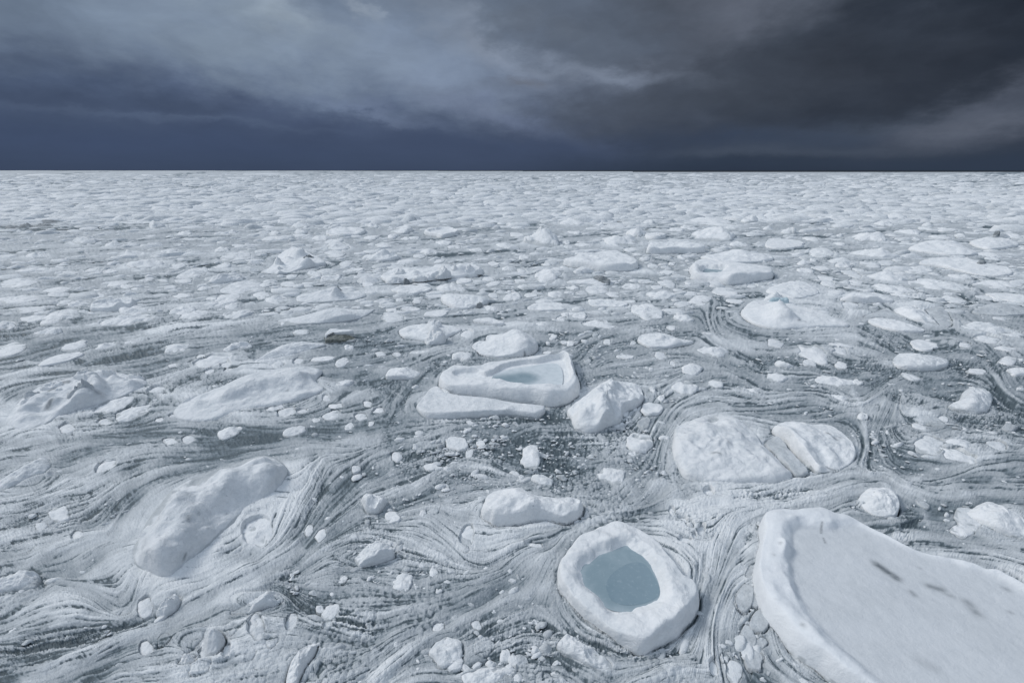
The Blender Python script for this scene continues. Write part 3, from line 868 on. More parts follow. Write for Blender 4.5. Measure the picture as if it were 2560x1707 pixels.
hero('B2', [(1318, 85), (1430, 38), (1550, 32), (1600, 6), (1690, 38), (1850, 60), (1882, 95), (1800, 140), (1712, 195), (1600, 205), (1450, 182), (1340, 150)], 0.14, 0.18, 'dome',
     'snowy floe crowned by two boulder-like knobs, upper left of the boat-shaped floe', 'two-knobbed floe', rough=0.8,
     feats=[([(1610, 40), (1640, 60)], 62, 0.5), ([(1640, 130), (1670, 170)], 62, 0.42), ([(1380, 70)], 60, 0.12)], stains=[([(1575, 135)], 14, 0.6), ([(1615, 195), (1695, 200)], 12, 0.7), ([(1705, 150)], 8, 0.6), ([(1690, 45)], 12, 0.5)])
hero('B2', [(1188, 520), (1220, 440), (1290, 420), (1440, 436), (1512, 475), (1450, 530), (1330, 550), (1210, 546)], 0.26, 0.08, 'lump', 'small slanted white slab between the lumpy snow floe and the boat-shaped floe',
     'slanted slab', M=90, RR=28)
# peaked mound behind the boat-shaped floe
hero('T5', [(990, 440), (1020, 410), (1080, 400), (1090, 360), (1180, 345), (1280, 315), (1360, 350), (1425, 415), (1400, 480), (1300, 505), (1150, 512), (1060, 490)], 0.30, 0.24, 'dome',
     'high domed floe with a blunt peak right behind the boat-shaped floe', 'domed floe', feats=[([(1280, 330), (1330, 380)], 70, 0.42), ([(1150, 390), (1350, 420)], 50, 0.12)], rough=0.55,
     stains=[([(1335, 452), (1350, 455)], 9, 0.85), ([(1345, 400)], 6, 0.6)])

# upper middle
hero('A2', [(40, 515), (150, 470), (170, 400), (220, 345), (330, 280), (420, 300), (520, 350), (640, 430), (560, 462), (430, 492), (320, 520), (210, 536), (90, 530)], 0.3, 0.5, 'dome',
     'jumbled ice heap with upright blocks standing on it, far left of centre', 'jumbled heap', name='ice_heap', cat='ice heap', group='heaps of ice blocks', rough=1.1,
     feats=[([(205, 390), (190, 440)], 36, 1.2), ([(340, 295), (400, 310)], 50, 0.9), ([(480, 372)], 44, 0.7), ([(280, 380), (420, 400)], 50, 0.4), ([(215, 460)], 26, 0.3)],
     stains=[([(480, 385), (510, 370)], 18, 0.5), ([(215, 465)], 14, 0.5), ([(380, 465)], 8, 0.6)], mat=M_SNOW)
hero('A2', [(1150, 550), (1210, 510), (1300, 478), (1450, 490), (1600, 482), (1640, 445), (1720, 440), (1790, 470), (1880, 435), (1990, 432), (2085, 490), (2050, 540), (1900, 560), (1700, 582),
            (1500, 606), (1350, 620), (1230, 630), (1180, 602)], 0.36, 0.3, 'dome', 'long white floe heaped with knobbly blocks, left of the broad crusted floe', 'long blocky floe', rough=1.0,
     feats=[([(1690, 470), (1700, 510)], 75, 0.9), ([(1880, 455), (1960, 450)], 55, 0.6), ([(2040, 480)], 40, 0.4), ([(1280, 520), (1240, 560)], 60, 0.4), ([(1380, 590)], 34, 0.4), ([(1460, 500)], 40, 0.35), ([(1550, 545)], 70, 0.25)],
     stains=[([(1480, 540)], 14, 0.5), ([(1400, 600)], 14, 0.45), ([(1850, 545), (1940, 520)], 12, 0.55), ([(1650, 550), (1750, 545)], 16, 0.3)])
hero('A2', [(1692, 752), (1760, 722), (1860, 706), (1960, 724), (2080, 755), (2140, 785), (2060, 830), (1900, 862), (1780, 832)], 0.30, 0.34, 'dome',
     'smooth white lens-shaped floe with a dark stone of ice on its right rim', 'lens-shaped floe', rough=0.5, feats=[([(2045, 800)], 34, 0.22)], stains=[([(2060, 805)], 16, 0.7), ([(2010, 800)], 16, 0.35)])
hero('A2', [(385, 730), (560, 692), (690, 645), (760, 650), (900, 690), (1015, 722), (960, 760), (820, 782), (600, 802), (380, 795)], 0.10, 0.4, 'dome',
     'low snowy floe with one dark upright block on top, left of the lens-shaped floe', 'dark-topped floe', mat=M_SOFT, rough=0.7, feats=[([(735, 665)], 44, 0.65), ([(620, 700)], 60, 0.2)], stains=[([(755, 680), (740, 690)], 20, 0.7), ([(805, 735)], 7, 0.7), ([(400, 732), (450, 732)], 5, 0.7)], soft=0.7, wet=0.35)
hero('A2', [(200, 965), (420, 915), (600, 868), (720, 836), (860, 848), (1000, 858), (1090, 848), (1000, 920), (880, 962), (650, 988), (400, 1005), (230, 1005)], 0.10, 0.3, 'dome',
     'very wide low snow floe with a soft central hump', 'wide low floe', mat=M_SOFT, rough=0.5, feats=[([(700, 870), (800, 890)], 110, 0.35)], stains=[([(680, 985)], 8, 0.9), ([(920, 925), (960, 915)], 8, 0.6)], soft=0.8, wet=0.4)
hero('A2', [(1992, 950), (2100, 934), (2180, 940), (2285, 995), (2230, 1012), (2100, 986)], 0.22, 0.04, 'slab', 'thin slanted white plate with dark specks, above the domed floe', None, M=80, RR=22,
     name='ice_plate', cat='ice plate', group='flat ice plates')
hero('A2', [(1545, 142), (1600, 112), (1700, 102), (1800, 106), (1862, 150), (1820, 180), (1720, 205), (1640, 186), (1570, 170)], 0.55, 0.0, 'slab',
     'dish-shaped white floe with a jagged raised rim, far out near the middle', 'far dish-shaped floe', M=110, RR=36, basin=([(1600, 145), (1700, 125), (1800, 128), (1820, 152), (1740, 165), (1640, 165)], 0.25, 0.5))
hero('A1', [(830, 870), (870, 785), (1000, 770), (1080, 757), (1150, 744), (1245, 765), (1235, 820), (1170, 865), (1030, 886), (880, 886)], 0.45, 0.0, 'slab',
     'ring-shaped white floe with a dark hollow inside, left side', 'hollow ring floe', M=120, RR=40, feats=[([(1090, 790)], 36, 0.25)],
     basin=([(930, 838), (960, 815), (1080, 800), (1150, 790), (1160, 815), (1060, 830)], 0.10, 0.5), stains=[([(950, 832), (1140, 812)], 18, 0.6)])
hero('A3', [(470, 420), (570, 382), (600, 348), (700, 346), (930, 322), (1020, 346), (1090, 376), (1150, 420), (1162, 470), (1100, 500), (960, 515), (800, 506), (620, 470), (520, 450)],
     0.75, 0.1, 'slab', 'broad thick floe with a crusted, pitted top and steep sides, upper centre', 'broad crusted floe', rough=0.9, feats=[([(640, 370), (720, 430)], 60, 0.3), ([(850, 400), (1080, 430)], 70, 0.25), ([(900, 340), (1000, 350)], 40, 0.2)])
hero('A3', [(1235, 312), (1270, 257), (1380, 260), (1560, 242), (1700, 262), (1772, 310), (1740, 340), (1500, 345), (1250, 346)], 0.85, 0.05, 'slab',
     'flat-topped white block of a floe with a straight dark waterline, upper right of centre', 'flat-topped floe', M=120, RR=36)
PW = [(1735, 548), (1765, 492), (1860, 496), (1950, 506), (1900, 545), (1800, 562)]
o, rec = hero('A3', [(1628, 470), (1680, 417), (1780, 397), (1900, 425), (2050, 452), (2200, 472), (2352, 490), (2392, 530), (2380, 570), (2200, 610), (2080, 630), (1980, 640), (1850, 612), (1720, 592),
                     (1650, 572), (1640, 530)], 0.55, 0.1, 'slab', 'white floe with a small pale blue pool cut into its left half, upper right', 'small-pool floe', rough=0.7,
              feats=[([(2100, 500), (2040, 580)], 90, 0.35), ([(1680, 440), (1680, 520)], 40, 0.25), ([(2250, 520)], 80, 0.2)], basin=(PW, 0.14, 0.35))
pool(rec['basin'][0], 0.2, o, rec['c'], M_POOL, 'melt_pool', 1.15)
bx, by = P2S('A3', np.array([1768, 1900, 1945, 1930, 1850, 1770]), np.array([500, 512, 512, 524, 528, 522]))
hero('A3', [(1740, 372), (1900, 342), (2020, 302), (2110, 302), (2200, 336), (2330, 346), (2400, 372), (2380, 410), (2200, 432), (2000, 438), (1850, 412)], 0.25, 0.5, 'dome',
     'wide white mound with a soft summit directly behind the small-pool floe', 'soft-summit mound', name='snow_mound', cat='snow mound', group='snow mounds in the slush', feats=[([(2050, 310), (2110, 320)], 60, 0.35)])
hero('A3', [(500, 605), (640, 580), (760, 572), (850, 590), (980, 590), (900, 620), (840, 642), (700, 632), (560, 620)], 0.14, 0.12, 'dome', 'flat pale floe carrying a brown lump of dirty ice', 'lump-bearing floe', M=80, RR=24)
a, f = P2S('A3', np.array([750, 780, 840, 890, 905, 880, 840, 790]), np.array([565, 548, 560, 590, 610, 636, 632, 590]))
hero('A3', [(748, 568), (785, 548), (850, 566), (895, 592), (904, 615), (870, 638), (830, 618), (785, 590)], 0.45, 0.08, 'lump', 'brown-grey log of dirty ice lying on the flat pale floe', 'brown ice log',
     name='ice_boulder', cat='ice boulder', group=None, mat=M_STONE, M=60, RR=20, z0=0.12, lift=False)
# blue-faced block and the ridge below it
hero('T6', [(505, 215), (540, 152), (640, 118), (740, 130), (810, 150), (900, 172), (1070, 232), (1205, 300), (1100, 312), (900, 322), (740, 330), (620, 300), (540, 260)], 0.22, 0.25, 'dome',
     'big white floe sloping to a point, edged on the left by a curved dark crack', 'crack-edged floe', rough=0.7, feats=[([(750, 160), (780, 200)], 60, 0.55), ([(640, 190), (800, 240)], 80, 0.2)],
     stains=[([(880, 268), (890, 262)], 8, 0.8), ([(925, 265)], 8, 0.7), ([(780, 185), (800, 205)], 16, 0.3)])
hero('T6', [(652, 120), (690, 95), (760, 68), (808, 95), (815, 140), (760, 150), (690, 140)], 0.62, 0.2, 'lump', 'snow-capped block with a pale blue ice face, behind the crack-edged floe', 'blue-faced block',
     name='ice_block', cat='ice block', group='ice blocks in the slush', M=70, RR=24, mat=M_SNOW)
hero('T6', [(690, 128), (740, 118), (800, 118), (815, 140), (812, 162), (760, 158), (695, 148)], 0.42, 0.0, 'slab', None, None, name='blue_face', cat=None, group=None, M=50, RR=16, mat=M_BLUE, lift=False)
cap = HERO.pop()['o']
blk = HERO[-1]['o']
cap.parent = blk
cap.location = (cap.location.x - blk.location.x, cap.location.y - blk.location.y, 0)
for kk in ('label', 'category', 'group'):
    if kk in cap:
        del cap[kk]
hero('A4', [(-20, 690), (90, 622), (200, 596), (330, 602), (420, 640), (472, 710), (400, 748), (250, 772), (120, 742)], 0.2, 0.4, 'dome', 'rounded white mound right behind the blue-faced block', 'mound behind the blue-faced block',
     name='snow_mound', cat='snow mound', group='snow mounds in the slush', M=110, RR=32, soft=0.6, wet=0.35)
hero('A4', [(662, 756), (720, 726), (790, 692), (880, 740), (970, 697), (1060, 722), (1148, 790), (1100, 806), (850, 802), (700, 778)], 0.3, 0.25, 'dome', 'twin-peaked white floe with a saddle between, right side', 'twin-peaked floe', M=120, RR=36,
     feats=[([(790, 710), (770, 760)], 80, 0.42), ([(970, 715), (1060, 760)], 80, 0.36)], rough=0.5)
hero('A4', [(1290, 292), (1430, 228), (1540, 232), (1720, 242), (1830, 290), (1925, 360), (1700, 372), (1500, 346), (1350, 322)], 0.3, 0.7, 'dome', 'broad pale mound far right, beyond the long tongue floe', 'broad pale mound', name='snow_mound', cat='snow mound',
     group='snow mounds in the slush', M=120, RR=34, feats=[([(1430, 235)], 40, 0.4), ([(1540, 240)], 40, 0.35)], soft=0.7, wet=0.3)
hero('A4', [(1390, 425), (1500, 388), (1640, 372), (1800, 382), (1960, 432), (2110, 477), (2225, 500), (2205, 550), (2000, 552), (1800, 516), (1600, 462)], 0.4, 0.25, 'dome', 'long tongue-shaped white floe with grey stones of ice on it, right side', 'long tongue floe', M=130, RR=38)
hero('A4', [(1905, 470), (1940, 450), (1985, 452), (2000, 475), (1965, 492), (1920, 488)], 0.35, 0.15, 'lump', 'grey stone-like lump of ice lying on the long tongue floe', None, name='ice_boulder', cat='ice boulder', group=None, mat=M_STONE, M=40, RR=14, z0=0.5, lift=False)
hero('A4', [(1850, 242), (1960, 204), (2080, 204), (2200, 214), (2312, 262), (2180, 302), (2000, 312)], 0.3, 0.5, 'dome', 'wide pale floe with a single round boulder on its crest, far right', 'boulder-topped floe', M=100, RR=30)
hero('A4', [(2058, 200), (2075, 172), (2105, 172), (2122, 205), (2095, 222), (2065, 218)], 0.7, 0.2, 'lump', 'round pale grey boulder of ice on the crest of the wide pale floe', None, name='ice_boulder', cat='ice boulder', group=None, mat=M_STONE, M=40, RR=14, z0=0.6, lift=False)
hero('A4', [(1150, 862), (1210, 830), (1320, 818), (1420, 870), (1510, 960), (1570, 1015), (1400, 985), (1250, 935)], 0.12, 0.42, 'dome', 'snow ridge with a sharp crest running down to the right, right side', 'sharp-crested ridge', name='snow_mound', cat='snow mound',
     group='snow mounds in the slush', M=100, RR=30, feats=[([(1240, 840), (1400, 900), (1490, 980)], 40, 0.2)], soft=0.8, wet=0.35)
hero('A4', [(918, 948), (1020, 936), (1110, 940), (1220, 972), (1300, 1012), (1440, 1050), (1390, 1078), (1200, 1068), (1050, 1028), (950, 985)], 0.2, 0.12, 'dome', 'low elongated floe lying in front of the sharp-crested ridge', None, M=100, RR=28)
hero('A4', [(880, 925), (1080, 845), (1130, 862), (1240, 945), (1110, 936), (1010, 930), (920, 942)], 0.06, 0.08, 'slab', 'thin grey ice sheet at the left foot of the sharp-crested ridge', None, M=70, RR=20, mat=M_GREY, name='ice_plate', cat='ice plate', group='flat ice plates')
hero('A4', [(1440, 870), (1520, 838), (1620, 845), (1690, 1000), (1590, 1022), (1520, 955)], 0.06, 0.10, 'slab', 'thin grey ice sheet behind the sharp-crested ridge on its right', None, M=70, RR=20, mat=M_GREY, name='ice_plate', cat='ice plate', group='flat ice plates')
hero('A4', [(1875, 880), (2030, 800), (2200, 802), (2360, 850), (2400, 890), (2340, 912), (2050, 916)], 0.10, 0.25, 'dome', 'wide greyish sheet of ice near the right edge, crossed by streaks', 'greyish sheet', M=90, RR=26, mat=M_GREY)
hero('B4', [(1148, 362), (1200, 302), (1330, 300), (1500, 330), (1655, 372), (1625, 442), (1450, 466), (1280, 452), (1180, 420)], 0.20, 0.22, 'dome', 'smooth broad floe shaped like a loaf, right of the dark meandering channel', 'loaf-shaped floe', M=110, RR=32, mat=M_SOFT, soft=0.4, wet=0.3)
hero('B4', [(1650, 802), (1750, 740), (1800, 642), (1950, 610), (2062, 700), (2032, 832), (1930, 868), (1800, 852)], 0.14, 0.3, 'dome', 'rounded snow mound near the right edge with a curved dark channel under it', 'channel-side mound', name='snow_mound', cat='snow mound',
     group='snow mounds in the slush', M=110, RR=34, mat=M_SOFT, feats=[([(1860, 660), (1850, 760)], 50, 0.1)], soft=0.5, wet=0.4)
hero('B3', [(1155, 182), (1190, 132), (1320, 110), (1430, 130), (1550, 176), (1665, 206), (1500, 246), (1400, 262), (1270, 256), (1200, 230)], 0.18, 0.14, 'dome', 'flat oval floe with a pointed right end, right of the boat-shaped floe', 'pointed oval floe', M=110, RR=32,
     feats=[([(1375, 150)], 28, 0.2), ([(1250, 140), (1520, 180)], 40, 0.1)])

def block(rec, name, tile, x, y, w, h, z, mat, seed, style='lump', label=None):
    """a block frozen onto a floe: base at (x, y) of the photo on the floe's surface at height z"""
    sx, sy = P2S(tile, x, y)
    g0 = ground(sx, sy, z)
    sc_ = math.hypot(g0[1], HC - z) / FX
    wm, hm = w / TILES[tile][2] * sc_, h / TILES[tile][2] * sc_
    th = np.arange(9) / 9 * 2 * np.pi
    r = 1 + np.random.default_rng(seed).normal(size=9) * 0.12
    cen = g0 + np.array([0, wm * 0.3])
    out = np.stack([np.cos(th) * r * wm / 2, np.sin(th) * r * wm * 0.38], -1) + cen
    v, qd, tr, (st, wt, tn), p, c = ice_shape(out, style, hm * 0.62, hm * 0.38, seed, 44, 16, rough=1.3, jag=0.05, wet=0.05)
    v = v - np.array([rec['c'][0], rec['c'][1], 0])
    o = link(name, mesh_np(name, v, qd, tr, mat, True, {'stain': st * 0, 'wet': wt * 0}), rec['o'])
    o.location = (0, 0, z - 0.04)
    if label:
        o['label'] = label
    return o


def find(txt):
    return next(r for r in HERO if txt in (r['o'].get('label') or ''))


r_ = find('jumbled ice heap')
for k, (x, y, w, h, z) in enumerate([(205, 455, 95, 85, .35), (345, 350, 120, 70, .6), (410, 330, 60, 36, .7), (480, 400, 90, 50, .5), (290, 420, 120, 50, .45), (420, 440, 110, 40, .4), (215, 490, 60, 40, .3)]):
    block(r_, 'ice_block', 'A2', x, y, w, h, z, M_STONE if k == 3 else M_SNOW, 300 + k, 'peak' if k < 2 else 'lump', 'grey-stained block leaning on the heap' if k == 3 else None)
r_ = find('long white floe heaped')
for k, (x, y, w, h, z) in enumerate([(1690, 560, 165, 110, .4), (1830, 520, 100, 70, .45), (1930, 520, 130, 80, .45), (2040, 520, 90, 50, .4), (1280, 600, 90, 50, .3), (1380, 612, 60, 50, .25), (1490, 585, 130, 50, .35), (1460, 530, 100, 40, .5), (1580, 575, 90, 40, .35), (1300, 530, 120, 45, .5)]):
    block(r_, 'ice_block', 'A2', x, y, w, h, z, M_STONE if k == 5 else M_SNOW, 320 + k, 'lump', 'small grey-stained block at the front of the floe' if k == 5 else None)
r_ = find('tumbled ridge of grey')
for k, (x, y, w, h, z) in enumerate([(660, 745, 250, 185, .36), (820, 590, 150, 110, .5), (730, 540, 170, 80, .5), (430, 650, 190, 80, .35), (270, 720, 140, 70, .3), (380, 790, 200, 80, .25), (950, 510, 150, 70, .35), (1200, 570, 170, 80, .15), (210, 800, 120, 70, .2), (540, 690, 130, 70, .4), (560, 860, 180, 60, .12)]):
    block(r_, 'ice_block', 'B1', x, y, w, h, z, M_GREY if k in (0, 4) else M_SOFT, 340 + k, 'lump', 'big grey-brown block in the middle of the ridge' if k == 0 else None)
r_ = find('two boulder-like knobs')
block(r_, 'ice_knob', 'B2', 1625, 75, 160, 70, .25, M_SNOW, 361)
block(r_, 'ice_knob', 'B2', 1640, 195, 190, 105, .2, M_SNOW, 362)
r_ = find('low snowy floe with one dark')
block(r_, 'ice_block', 'A2', 742, 698, 90, 56, .35, M_STONE, 363, 'lump', 'dark grey block standing on the floe')
r_ = find('smooth white lens-shaped')
block(r_, 'ice_stone', 'A2', 2055, 825, 56, 36, .25, M_STONE, 364, 'lump', 'dark stone-like lump on the rim')
r_ = find('bulky ridged ice hummock')
block(r_, 'upright_slab', 'T5', 1872, 870, 95, 150, .22, M_SNOW, 365, 'lump')
r_ = find('big white floe sloping')
block(r_, 'ice_block', 'T6', 765, 205, 110, 62, .35, M_SNOW, 366, 'peak')

